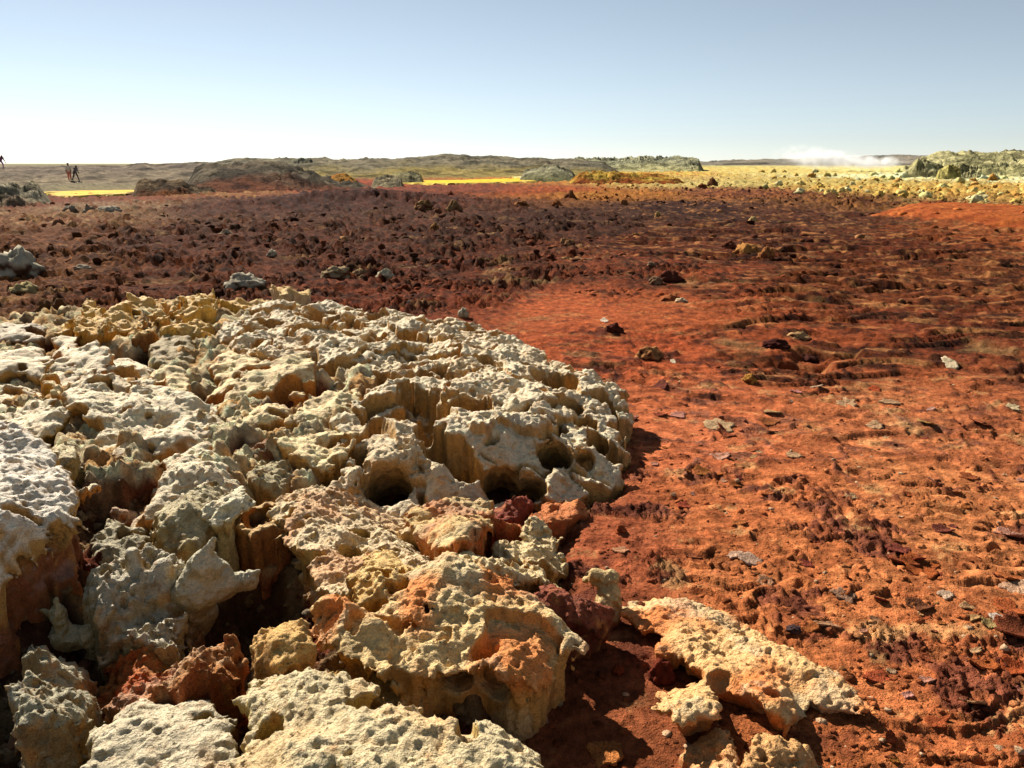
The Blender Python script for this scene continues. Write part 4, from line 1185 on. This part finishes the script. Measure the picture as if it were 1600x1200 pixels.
# ------------------------------------------------------------------ thin flakes peeled off the red ground
def flake_mesh(seed, w, d, thick, curl, colour):
    rgn = np.random.RandomState(seed)
    n, rings = 26, 5
    a = np.linspace(0, 2 * np.pi, n, endpoint=False)
    rad = 1 + .22 * np.array([perlin2(np.cos(a) * 1.3 + seed, np.sin(a) * 1.3, seed)]).ravel() * 2 + .09 * rgn.randn(n)
    top = [(0., 0., 0.)]
    for k in range(1, rings + 1):
        q = k / rings
        for i in range(n):
            top.append((rad[i] * q * np.cos(a[i]), rad[i] * q * np.sin(a[i]), 0))
    top = np.array(top, f32)
    top[:, 0] *= w / 2
    top[:, 1] *= d / 2
    X, Y = top[:, 0] / w, top[:, 1] / d
    bend = curl * ((X * math.cos(seed) + Y * math.sin(seed)) ** 2 * 2.2 + .35 * (X * math.sin(seed * 1.3) + Y * math.cos(seed * 1.3)))
    top[:, 2] = bend + .0022 * perlin2(top[:, 0] * 40, top[:, 1] * 40, seed)
    bot = top.copy()
    bot[:, 2] -= thick
    V = np.concatenate([top, bot])
    nt = len(top)
    F = []
    for i in range(n):
        j = (i + 1) % n
        F.append((0, 1 + i, 1 + j))
        F.append((nt, nt + 1 + j, nt + 1 + i))
        for k in range(rings - 1):
            b0, b1 = 1 + k * n, 1 + (k + 1) * n
            F += [(b0 + i, b1 + i, b1 + j), (b0 + i, b1 + j, b0 + j), (nt + b0 + i, nt + b1 + j, nt + b1 + i), (nt + b0 + i, nt + b0 + j, nt + b1 + j)]
        b = 1 + (rings - 1) * n
        F += [(b + i, nt + b + i, nt + b + j), (b + i, nt + b + j, b + j)]
    F = np.array(F, np.int32)
    c = np.repeat(srgb(*colour)[None], len(V), 0) * (1 + .15 * perlin2(V[:, 0] * 30, V[:, 1] * 30, seed) + .06 * rgn.randn(len(V)))[:, None]
    return V, F, c


def flake(label, u, v, wpx, hpx, colour, curl=.02, thick=.011, group=None, seed=1, name='salt_flake', lift=.004):
    p = at_z(u, v, 0)
    z = gz(p[0], p[1])
    p = at_z(u, v, z)
    dist = np.linalg.norm(p - np.array([0, 0, EYE]))
    w = wpx / FPX * dist
    ang = math.atan2(EYE, math.hypot(p[0], p[1]))
    d = min(hpx / FPX * dist / math.sin(ang), w * 2.2)
    # rest on the ground: fit height and slope from a few probes
    qx = np.array([0, -.3, .3, 0, 0]) * w + p[0]
    qy = np.array([0, 0, 0, -.3, .3]) * d + p[1]
    hh = ground_h(qx.astype(f32), qy.astype(f32))
    V, F, c = flake_mesh(seed, w, d, thick, curl * min(1.5, w / .15), colour)
    V[:, 2] += (hh[2] - hh[1]) / (.6 * w) * V[:, 0] + (hh[4] - hh[3]) / (.6 * d) * V[:, 1]
    o = obj(name, make_mesh(name, V, F, c), M_GROUND, loc=(p[0], p[1], hh.mean() + lift + thick * .6))
    return tag(o, label, 'flake', group)


WH, PK = (200, 156, 114), (190, 140, 106)
for k, a in enumerate([
    ('wide cream salt patch flake right of the mound on the red flat', 1122, 666, 44, 18, (200, 162, 118), .004),
    ('white salt flake in the middle of the red flat', 1239, 712, 20, 9, WH, .01),
    ('long white salt flake, upper right of the red flat', 1391, 628, 28, 6, WH, .01),
    ('star-shaped white salt flake left of the long white one', 1322, 633, 26, 8, WH, .02),
    ('white salt flake below the star-shaped and long ones', 1366, 665, 22, 7, WH, .01),
    ('dull cream flake left of the star-shaped white one', 1207, 645, 26, 9, (206, 164, 110), .01),
    ('pale flake beside the crack on the red flat', 1275, 604, 14, 6, (206, 170, 134), .01),
    ('pink-white flat flake, right one of the near pair', 1171, 877, 32, 14, (214, 172, 142), .01),
    ('pink-white flat flake, left one of the near pair', 1146, 868, 22, 11, (210, 168, 138), .01),
    ('large round orange plate with a shaded edge at right', 1440, 890, 46, 22, (180, 94, 48), .035),
    ('brown plate tucked behind the round orange plate', 1412, 872, 46, 18, (150, 76, 46), .02),
    ('red-brown plate at the right edge, tilted, with dark shadow', 1592, 996, 60, 26, (150, 80, 50), .05),
    ('white chip at the right, below the round orange plate', 1478, 932, 18, 10, (222, 184, 150), .01),
    ('grey-white chip at the right above the tilted red-brown plate', 1558, 968, 18, 9, (224, 200, 176), .01),
    ('orange plate left of the grey-white chip', 1580, 955, 34, 20, (184, 96, 52), .03),
    ('tan plate low at right, between clods', 1520, 1104, 30, 14, (206, 154, 106), .02),
    ('orange upturned plate above the tan one at right', 1535, 1044, 40, 12, (186, 100, 52), .05),
    ('small orange plate on the tilted yellow-orange slab', 1192, 1031, 16, 7, (206, 110, 56), .006),
    ('round ochre crust patch on the smooth mud', 948, 1178, 40, 34, (196, 122, 66), .015),
    ('large pale pink plate at the right edge', 1590, 922, 40, 14, (212, 164, 128), .02),
    ('orange plate at the right edge below the pale pink one', 1580, 905, 34, 12, (190, 108, 60), .02),
    ('pale thin flake, upper right near the ledges', 1484, 572, 16, 6, (226, 200, 160), .01),
    ('bright pebble-like flake near the right edge', 1583, 642, 14, 5, (228, 198, 150), .01),
    ('white flake just below the dark ledge rock', 1052, 566, 8, 5, (226, 204, 170), .01),
    ('pale flake on the orange flat behind the mound', 944, 501, 12, 4, (232, 206, 178), .01),
    ('white flake on dark rubble behind the mound rim', 637, 482, 9, 4, (236, 220, 196), .01),
]):
    flake(a[0], a[1], a[2], a[3], a[4], a[5], a[6], seed=k + 3, lift=.03 if 'slab' in a[0] and k == 17 else .004)
rg = np.random.RandomState(77)
k = 0
while k < 110:
    u, v = rg.uniform(960, 1600), 590 + 600 * rg.rand()
    p = at_z(u, v, 0)
    if float(sd_poly(np.array([p[0]], f32), np.array([p[1]], f32), CRUST)[0]) < .1 or (u < 1390 and v > 880 and u < 1390 - (1120 - v) * 1.25 + 40):
        continue
    s = (6 + 24 * rg.rand() ** 2.2) * (.5 + .6 * (v - 560) / 600)
    r_ = rg.rand()
    if r_ < .3:
        colr, lab, g = (rg.randint(186, 214), rg.randint(130, 160), rg.randint(92, 122)), 'small pale pinkish flake, one of many scattered on the red ground', 'pale flakes scattered on the red ground'
    elif r_ < .75:
        colr, lab, g = (rg.randint(160, 184), rg.randint(84, 104), rg.randint(46, 60)), 'small orange flake, one of many peeling off the red ground', 'orange flakes peeling off the red ground'
    else:
        colr, lab, g = (rg.randint(120, 150), rg.randint(64, 78), rg.randint(46, 58)), 'small brown flake, one of many lying on the red ground', 'brown flakes lying on the red ground'
    flake(lab, u, v, s * 1.4, s * .55, colr, rg.uniform(.005, .05), .009, g, seed=100 + k, lift=-.001)
    k += 1
print('flakes', round(time.time() - T0, 1))


# ------------------------------------------------------------------ hills and rocky rises
def hill(name, crest, r_foot, r_crest, r_back, colA, colB, rough, scale, foot=None, seed=1, kind='structure', label=None, cat=None, colF=None, n_az=280, n_r=64, foot_z=-.3, prof=1.0, bed=0.0, plat=0.0):
    """a rise whose skyline follows sight lines; crest = [(u, v)...]"""
    cu = np.array([c[0] for c in crest], float)
    cv = np.array([c[1] for c in crest], float)
    u = np.linspace(cu[0], cu[-1], n_az)
    v = np.interp(u, cu, cv)
    top = np.array([at_r(a, b, r_crest) for a, b in zip(u, v)])
    azs = np.arctan2(top[:, 0], top[:, 1])
    zt = top[:, 2]
    t = np.linspace(0, 1, n_r)
    tc = .62
    rr = np.where(t < tc, r_foot + (r_crest - r_foot) * t / tc, r_crest + (r_back - r_crest) * (t - tc) / (1 - tc))
    pr = np.where(t < tc, sstep(0, 1, (t / tc)) ** prof, 1 - .9 * sstep(0, 1, (t - tc) / (1 - tc)))
    AZ_, R_ = np.meshgrid(azs, rr)
    PRF = np.repeat(pr[:, None], n_az, 1)
    X, Y = R_ * np.sin(AZ_), R_ * np.cos(AZ_)
    endf = np.clip(np.minimum(np.arange(n_az), np.arange(n_az)[::-1]) / 14., 0, 1)[None, :]
    Z = foot_z + (zt[None, :] - foot_z) * PRF
    w = .7 * np.abs(perlin2(X / scale, Y / scale, seed)) + .45 * np.abs(perlin2(X / scale * 2.3, Y / scale * 2.3, seed + 1)) + .3 * np.abs(perlin2(X / scale * 5.1, Y / scale * 5.1, seed + 2)) + .16 * perlin2(X / scale * 11, Y / scale * 11, seed + 3)
    patch = sstep(-.3, .5, fbm2(X / scale * .25, Y / scale * .25, 2, seed + 7))
    Z = Z + rough * 1.7 * (w - .5) * (.35 + .65 * PRF) * (.4 + .8 * patch) + rough * .9 * fbm2(X / scale * .45, Y / scale * .45, 3, seed + 17) * PRF
    if bed:
        qq = fbm2((X + Y * .5) / scale * .5, Y / scale * 2.0, 3, seed + 9)
        Z = Z + bed * terr(qq, 4, .2)
    Z = np.where(endf < 1, lerp(np.minimum(Z, foot_z), Z, endf), Z)
    V = np.stack([X.ravel(), Y.ravel(), Z.ravel()], 1)
    Ii = np.arange(n_r * n_az, dtype=np.int32).reshape(n_r, n_az)
    F = np.stack([Ii[:-1, :-1], Ii[1:, :-1], Ii[1:, 1:], Ii[:-1, 1:]], -1).reshape(-1, 4)[:, ::-1]
    m = sstep(-.35, .45, fbm2(X / scale * .5, Y / scale * .5, 4, seed + 5)).ravel()
    c = lerp(srgb(*colA)[None], srgb(*colB)[None], m[:, None])
    if colF is not None:
        lowm = (1 - sstep(.25, .75, PRF + .25 * fbm2(X / scale * .4, Y / scale * .4, 3, seed + 6))).ravel()
        c = lerp(c, srgb(*colF)[None], lowm[:, None])
    dk = sstep(.05, .45, fbm2(X / scale * 1.1, Y / scale * .7, 4, seed + 12)).ravel() * .55
    c = c * (1 - dk[:, None]) * (1.08 + .35 * perlin2(X / scale * 4, Y / scale * 4, seed + 8).ravel())[:, None]
    base = np.array([V[:, 0].mean(), V[:, 1].mean(), V[:, 2].min()])
    o = obj(name, make_mesh(name, V - base, F, c), M_FAR, loc=base)
    tag(o, label, cat, kind=kind)
    return o


hill('hill', [(-420, 262), (-200, 262), (-60, 263), (0, 262), (60, 261), (110, 259), (195, 259), (212, 255), (228, 255), (240, 258), (262, 256), (330, 255), (380, 258), (430, 262)], 82, 126, 170, (150, 132, 110), (122, 108, 92), .3, 3.0, seed=201, prof=.9, colF=(154, 136, 108))
hill('hill', [(230, 260), (300, 254), (360, 251), (440, 249), (500, 249), (560, 249), (620, 247), (640, 245), (720, 244), (790, 246), (830, 248), (900, 250), (940, 254), (980, 259)], 100, 175, 240, (142, 130, 104), (118, 110, 90), .55, 5.0, seed=211, colF=(160, 140, 82))
hill('hill', [(860, 257), (900, 251), (930, 247), (980, 246), (1020, 246), (1060, 246), (1082, 248), (1094, 251), (1104, 256)], 170, 205, 250, (176, 170, 132), (136, 134, 106), .8, 4.0, seed=221, colF=(198, 188, 130))
hill('hill', [(1020, 256), (1110, 252), (1180, 251), (1230, 248), (1300, 247), (1350, 246), (1400, 243), (1450, 242), (1560, 243), (1700, 246), (1900, 252)], 420, 560, 700, (150, 138, 118), (136, 128, 112), 1.2, 18.0, seed=231)
hill('hill', [(1410, 262), (1424, 254), (1438, 249), (1460, 244), (1490, 240), (1520, 238), (1560, 238), (1600, 236), (1680, 234), (1800, 236), (2000, 246)], 132, 165, 230, (206, 194, 138), (160, 152, 106), .75, 4.0, seed=241, bed=.5, colF=(200, 190, 130))

RISE = [
    ('brown and grey rocky mound on the left, before the far ridge', [(262, 298), (290, 284), (300, 270), (316, 260), (340, 256), (372, 254), (410, 254), (448, 257), (472, 266), (500, 276), (560, 284), (600, 292)], 60, 74, 84, (122, 108, 86), (86, 76, 60), .4, 1.5, (118, 70, 46)),
    ('small brown rubble mound left of the big rocky mound', [(196, 304), (206, 296), (214, 284), (226, 280), (240, 285), (252, 281), (266, 284), (284, 282), (296, 290), (330, 298), (350, 304)], 55, 59, 64, (128, 104, 74), (92, 74, 54), .3, 1.0, (140, 84, 46)),
    ('grey shattered rock pile at the left edge of the picture', [(-160, 288), (-40, 284), (0, 287), (20, 286), (44, 291), (70, 300), (92, 310)], 44, 48, 54, (170, 158, 128), (128, 118, 94), .3, .8, (122, 84, 60)),
    ('dark grey outcrop beside the pale yellow-green flat', [(806, 276), (820, 266), (840, 260), (862, 257), (880, 262), (898, 270), (908, 276)], 92, 100, 110, (168, 160, 124), (140, 134, 106), .3, 2.0, (130, 126, 84)),
    ('low grey rock rise at the left end of the long yellow pool', [(576, 288), (588, 276), (604, 273), (620, 276), (634, 284)], 70, 74, 79, (168, 152, 116), (132, 120, 92), .12, 1.0, None),
    ('small olive rock rise behind the long yellow pool', [(606, 276), (622, 268), (640, 266), (656, 272), (666, 280)], 82, 86, 92, (180, 166, 116), (146, 136, 100), .14, 1.2, None),
    ('yellow-topped orange rise right of the big rocky mound', [(500, 284), (514, 276), (530, 272), (540, 273), (556, 280), (566, 286)], 70, 74, 79, (196, 140, 62), (176, 104, 44), .2, 1.0, (150, 66, 32)),
    ('orange and yellow rocky rise right of the pale flat', [(880, 282), (896, 270), (930, 268), (970, 270), (1020, 272), (1060, 276), (1080, 282)], 82, 88, 98, (206, 166, 72), (176, 116, 48), .3, 1.2, (152, 78, 36)),
    ('dark grey knob on the skyline left of centre', [(448, 256), (458, 249), (470, 247), (484, 248), (494, 254)], 150, 156, 164, (136, 130, 106), (116, 112, 92), .2, 1.6, None),
    ('pointed grey-green crag at the left end of the right hill', [(1404, 263), (1420, 258), (1428, 251), (1434, 247), (1442, 251), (1454, 255), (1470, 259), (1484, 263)], 126, 130, 135, (216, 204, 146), (176, 166, 116), .5, 1.6, None),
    ('yellow cone-shaped crag before the right hill', [(1462, 265), (1474, 261), (1483, 255), (1492, 260), (1506, 265)], 118, 121, 125, (206, 190, 112), (180, 162, 92), .3, 1.2, None),
    ('grey-green crag before the right hill, right of the yellow cone', [(1482, 264), (1492, 260), (1502, 255), (1512, 259), (1526, 260), (1540, 264)], 122, 126, 130, (212, 200, 142), (180, 168, 118), .4, 1.4, None),
]
for i, (lab, cr, a, b, c_, cA, cB, rgh, sc, cF) in enumerate(RISE):
    hill('rocky_rise', cr, a, b, c_, cA, cB, rgh, sc, seed=300 + i * 11, kind=None, label=lab, cat='outcrop', colF=cF, n_az=110, n_r=36, foot_z=-.25, prof=.7)


# ------------------------------------------------------------------ yellow acid pools
def pool(name, label, px, z, colA, colB, seed):
    P = np.array([at_z(u, v, z)[:2] for u, v in px])
    lo, hi = P.min(0), P.max(0)
    nx, ny = 90, 50
    xs, ys = np.linspace(lo[0], hi[0], nx), np.linspace(lo[1], hi[1], ny)
    X, Y = np.meshgrid(xs, ys)
    sd = sd_poly(X.astype(f32), Y.astype(f32), P) + .8 * fbm2(X * .8, Y * .3, 4, seed)
    Z = z + np.where(sd > 0, -.0 - np.minimum(sd, 1) * .9, .0) + .015 * np.abs(perlin2(X * 1.2, Y * 1.2, seed + 2))
    V = np.stack([X.ravel(), Y.ravel(), Z.ravel()], 1)
    Ii = np.arange(nx * ny, dtype=np.int32).reshape(ny, nx)
    F = np.stack([Ii[:-1, :-1], Ii[:-1, 1:], Ii[1:, 1:], Ii[1:, :-1]], -1).reshape(-1, 4)
    m = sstep(-.2, .5, fbm2(X * .35, Y * .9, 3, seed + 4)).ravel()[:, None]
    pc = lerp(srgb(*colA)[None], srgb(*colB)[None], m)
    pc = lerp(pc, srgb(232, 206, 118)[None], (sstep(-.9, -.1, sd + .5 * fbm2(X * 1.1, Y * .4, 3, seed + 6)).ravel() * .7)[:, None])
    pc = lerp(pc, srgb(206, 170, 40)[None], (sstep(.1, .5, fbm2(X * .5, Y * .25, 3, seed + 8)).ravel() * .5)[:, None])
    o = obj(name, make_mesh(name, V, F, pc), M_POOL)
    return tag(o, kind='structure')


pool('yellow_pool', '', [(78, 299), (130, 297.5), (205, 296.5), (230, 298), (200, 302), (150, 304), (110, 306), (92, 306)], .12, (250, 186, 20), (255, 206, 60), 401)
pool('yellow_pool', '', [(625, 285.5), (640, 282), (720, 281), (790, 279), (850, 277), (880, 279), (820, 283), (760, 285), (700, 286)], .16, (250, 206, 20), (246, 190, 30), 411)
pool('pale_green_pool', '', [(800, 276.5), (818, 274.2), (850, 273.6), (884, 273.6), (880, 276), (840, 277.5)], .22, (222, 240, 170), (236, 236, 150), 421)


# ------------------------------------------------------------------ steam over the hot springs
def steam(label, u0, u1, vbase, vtop, r, depth, dens, seed):
    a, b = at_r(u0, vbase, r), at_r(u1, vbase, r)
    zb, zt = at_r((u0 + u1) / 2, vbase, r)[2], at_r((u0 + u1) / 2, vtop, r)[2]
    cx, cy = (a[0] + b[0]) / 2, (a[1] + b[1]) / 2
    W, H = b[0] - a[0], zt - zb
    v, f = ICO[3]
    V = v * np.array([W / 2, depth / 2, H / 2]) * 1.05
    m = bpy.data.materials.new('steam')
    m.use_nodes = True
    n, l = m.node_tree.nodes, m.node_tree.links
    n.remove(n['Principled BSDF'])
    pv = n.new('ShaderNodeVolumePrincipled')
    pv.inputs['Color'].default_value = (.97, .97, .97, 1)
    pv.inputs['Anisotropy'].default_value = .3
    tc = n.new('ShaderNodeTexCoord')
    mp = n.new('ShaderNodeMapping')
    mp.inputs['Scale'].default_value = (2.0 / W, 2.0 / depth, 2.0 / H)
    l.new(tc.outputs['Object'], mp.inputs['Vector'])
    ln = n.new('ShaderNodeVectorMath')
    ln.operation = 'LENGTH'
    l.new(mp.outputs['Vector'], ln.inputs[0])
    fall = n.new('ShaderNodeMapRange')
    fall.interpolation_type = 'SMOOTHSTEP'
    fall.inputs['From Min'].default_value = 1.0
    fall.inputs['From Max'].default_value = .25
    l.new(ln.outputs['Value'], fall.inputs['Value'])
    ns = n.new('ShaderNodeTexNoise')
    ns.inputs['Scale'].default_value = .55
    ns.inputs['Detail'].default_value = 4
    mp2 = n.new('ShaderNodeMapping')
    mp2.inputs['Location'].default_value = (seed * 3.1, seed * 1.7, 0)
    l.new(tc.outputs['Object'], mp2.inputs['Vector'])
    l.new(mp2.outputs['Vector'], ns.inputs['Vector'])
    mr = n.new('ShaderNodeMapRange')
    mr.inputs['From Min'].default_value = .38
    mr.inputs['From Max'].default_value = .72
    l.new(ns.outputs['Fac'], mr.inputs['Value'])
    mu = n.new('ShaderNodeMath')
    mu.operation = 'MULTIPLY'
    l.new(fall.outputs['Result'], mu.inputs[0])
    l.new(mr.outputs['Result'], mu.inputs[1])
    m2 = n.new('ShaderNodeMath')
    m2.operation = 'MULTIPLY'
    m2.inputs[1].default_value = dens
    l.new(mu.outputs[0], m2.inputs[0])
    l.new(m2.outputs[0], pv.inputs['Density'])
    l.new(pv.outputs['Volume'], n['Material Output'].inputs['Volume'])
    o = obj('steam', make_mesh('steam', V, f), m, loc=(cx, cy, (zb + zt) / 2))
    return tag(o, label, 'steam', kind='stuff')


steam('white steam plume rising over the far springs', 1215, 1360, 267, 231, 190, 9, .9, 1)
steam('low drifting white steam right of the plume', 1270, 1440, 266, 240, 195, 9, 1.0, 2)
steam('faint wisp of steam above the plume', 1190, 1320, 262, 222, 192, 8, .2, 3)


# ------------------------------------------------------------------ people on the left slope
def person(label, u, v_feet, r, hgt, yaw, cloth, pose):
    """one continuous skinned-over body from joint positions (metres, facing -y before yaw), smooth-joined round cones"""
    J = dict(pose)
    s = hgt / 1.72
    parts = []   # (a, b, ra, rb, colour)
    sk, hair, shirt, pants, shoe = cloth

    def add(a, b, ra, rb, c):
        k_ = 1.3 if c in (shirt, pants) else 1.0
        parts.append((np.array(J[a] if isinstance(a, str) else a) * s, np.array(J[b] if isinstance(b, str) else b) * s, ra * s * k_, rb * s * k_, c))
    for q in ('l', 'r'):
        add('hip_' + q, 'knee_' + q, .085, .058, pants)
        add('knee_' + q, 'ankle_' + q, .056, .042, pants)
        an = np.array(J['ankle_' + q])
        add(an + (0, .04, -.045), an + (0, -.15, -.055), .045, .036, shoe)
        add('sho_' + q, 'elb_' + q, .052, .042, shirt)
        add('elb_' + q, 'wri_' + q, .040, .029, sk)
        w = np.array(J['wri_' + q])
        e = np.array(J['elb_' + q])
        d = (w - e) / np.linalg.norm(w - e)
        side = np.cross(d, (0, 1, .2))
        side /= np.linalg.norm(side)
        add(w, w + d * .085, .030, .036, sk)
        for k_, (o_, ln_) in enumerate(((-.030, .070), (-.010, .082), (.010, .076), (.029, .060))):
            a0 = w + d * .085 + side * o_
            a1 = a0 + d * ln_ * .55
            add(a0, a1, .0115, .0105, sk)
            add(a1, a1 + (d * .7 + np.array([0, -.5, 0])) * ln_ * .5, .0105, .009, sk)
        add(w + d * .03 + side * .026, w + d * .075 + side * .065, .013, .010, sk)
    add('hip_l', 'hip_r', .10, .10, pants)
    add('pelvis', 'chest', .125, .145, shirt)
    add('sho_l', 'sho_r', .075, .075, shirt)
    add('chest', 'neck', .12, .055, shirt)
    add('neck', 'head', .052, .055, sk)
    hd = np.array(J['head'])
    add(hd + (0, 0, .02), hd + (0, -.015, .12), .085, .093, sk)
    add(hd + (0, -.09, .07), hd + (0, -.115, .05), .014, .017, sk)
    for sx in (-1, 1):
        add(hd + (sx * .085, .0, .07), hd + (sx * .092, .005, .095), .012, .014, sk)
    P = np.array([p[0] for p in parts] + [p[1] for p in parts])
    lo, hi = P.min(0) - .17, P.max(0) + .17
    hv = .022
    ax_ = [np.arange(lo[i], hi[i], hv, dtype=f32) for i in range(3)]
    D = np.full([len(q) for q in ax_], .2, f32)
    for (a, b, ra, rb, c) in parts:
        l2 = np.minimum(a, b) - max(ra, rb) - .06
        h2 = np.maximum(a, b) + max(ra, rb) + .06
        sl = tuple(slice(max(0, int((l2[i] - lo[i]) / hv)), int((h2[i] - lo[i]) / hv) + 2) for i in range(3))
        X, Y, Z = ax_[0][sl[0]][:, None, None], ax_[1][sl[1]][None, :, None], ax_[2][sl[2]][None, None, :]
        D[sl] = smin(D[sl], cone_d(X, Y, Z, a, b, ra, rb), min(.03, ra * .6))
    V, F = surface_nets(D, lo, hv)
    best = np.full(len(V), 9., f32)
    C = np.zeros((len(V), 3), f32)
    for (a, b, ra, rb, c) in parts:
        dd = cone_d(V[:, 0], V[:, 1], V[:, 2], a, b, ra, rb)
        m = dd < best
        best = np.where(m, dd, best)
        C[m] = srgb(*c)
    # eyes and mouth as colour on the face
    for off, rad, cc_ in (((-.034, -.10, .085), .013, (40, 28, 24)), ((.034, -.10, .085), .013, (40, 28, 24)), ((0, -.10, .015), .018, (120, 60, 52))):
        q = (hd + np.array(off)) * s
        C[np.linalg.norm(V - q, axis=1) < rad * 1.3] = srgb(*cc_)
    foot = V[:, 2].min()
    V[:, 2] -= foot
    root = bpy.data.objects.new('person', None)
    COL.objects.link(root)
    p = at_r(u, v_feet, r)
    root.location = [float(q) for q in p]
    root.rotation_euler = (0, 0, yaw)
    obj('body', make_mesh('body', V, F, C), M_CLOTH, root)
    # hair as a cap on the skull
    hv_, hf = ICO[3]
    keep = (hv_[:, 2] > -.1) | (hv_[:, 1] > .25)
    hh = hv_ * np.where(keep, 1.0, .8)[:, None] * np.array([.105, .112, .10]) + np.array([0, .012, .10]) + hd
    hh = hh * s - np.array([0, 0, foot])
    obj('hair', make_mesh('hair', hh, hf, np.repeat(srgb(*hair)[None], len(hh), 0)), M_CLOTH, root)
    tag(root, label, 'person')
    return root


def pose_of(lean=.25, stride=.2, arm=.15, bend=.0, look=.1):
    """standing or bending figure facing -y; lean tips the trunk forward"""
    hz = .90 - bend * .15
    c, s = math.cos(lean), math.sin(lean)

    def up(x, y, z):    # trunk frame about the hips
        return (x, y * c - z * s, hz + y * s + z * c)
    P = {'pelvis': (0, 0, hz + .02), 'chest': up(0, 0, .36), 'neck': up(0, 0, .52), 'head': up(0, -.03 - look * .2, .62)}
    for q, sx in (('l', -1), ('r', 1)):
        st = stride * sx
        P['hip_' + q] = (sx * .095, 0, hz)
        P['knee_' + q] = (sx * .11, -st * .5 - .06 - bend * .2, hz * .53)
        P['ankle_' + q] = (sx * .12, -st + .03, .09)
        P['sho_' + q] = up(sx * .185, 0, .46)
        e = np.array(up(sx * .235, 0, .46)) + np.array([0, -arm * .5, -.28])
        P['elb_' + q] = tuple(e)
        P['wri_' + q] = tuple(e + np.array([-sx * .03, -arm, -.22]))
    return P


SKIN, HAIR = (110, 74, 56), (24, 20, 20)


def slope_r(u, v):
    """distance at which the sight line meets the left hill"""
    dg = bpy.context.evaluated_depsgraph_get()
    d = ray(u, v)
    from mathutils import Vector
    ok, loc, *_ = scene.ray_cast(dg, Vector((0, 0, EYE)), Vector([float(q) for q in d]).normalized())
    return math.hypot(loc[0], loc[1]) if ok else 95.0


bpy.context.view_layer.update()
for lab, u, v, hpx, yaw, cl, po in [
    ('person in pale shirt and rust trousers walking, left of the pair on the slope', 109.5, 281.5, 22.5, R(20), ((150, 104, 80), HAIR, (250, 226, 200), (226, 120, 92), (90, 78, 72)), pose_of(.12, .18, .2)),
    ('person in black clothes stepping downhill, right of the pair on the slope', 118.5, 281.5, 20.0, R(70), ((110, 80, 66), HAIR, (120, 112, 112), (84, 66, 70), (50, 44, 44)), pose_of(.42, .34, .1)),
    ('person in dark purple clothes bending on the skyline at the left edge', 1.5, 262.5, 21.5, R(60), ((110, 76, 66), HAIR, (136, 84, 122), (214, 140, 196), (80, 50, 80)), pose_of(.85, .3, .25, .6)),
]:
    r = slope_r(u, v + .4)
    hgt = hpx / FPX * r
    print('person at', round(r, 1), 'height', round(hgt, 2))
    hgt = min(max(hgt, 1.45), 1.9)
    person(lab, u, v, r, hgt, yaw, cl, po)

bpy.context.view_layer.update()
print('done', round(time.time() - T0, 1), 'polys', sum(len(o.data.polygons) for o in bpy.data.objects if o.type == 'MESH'))
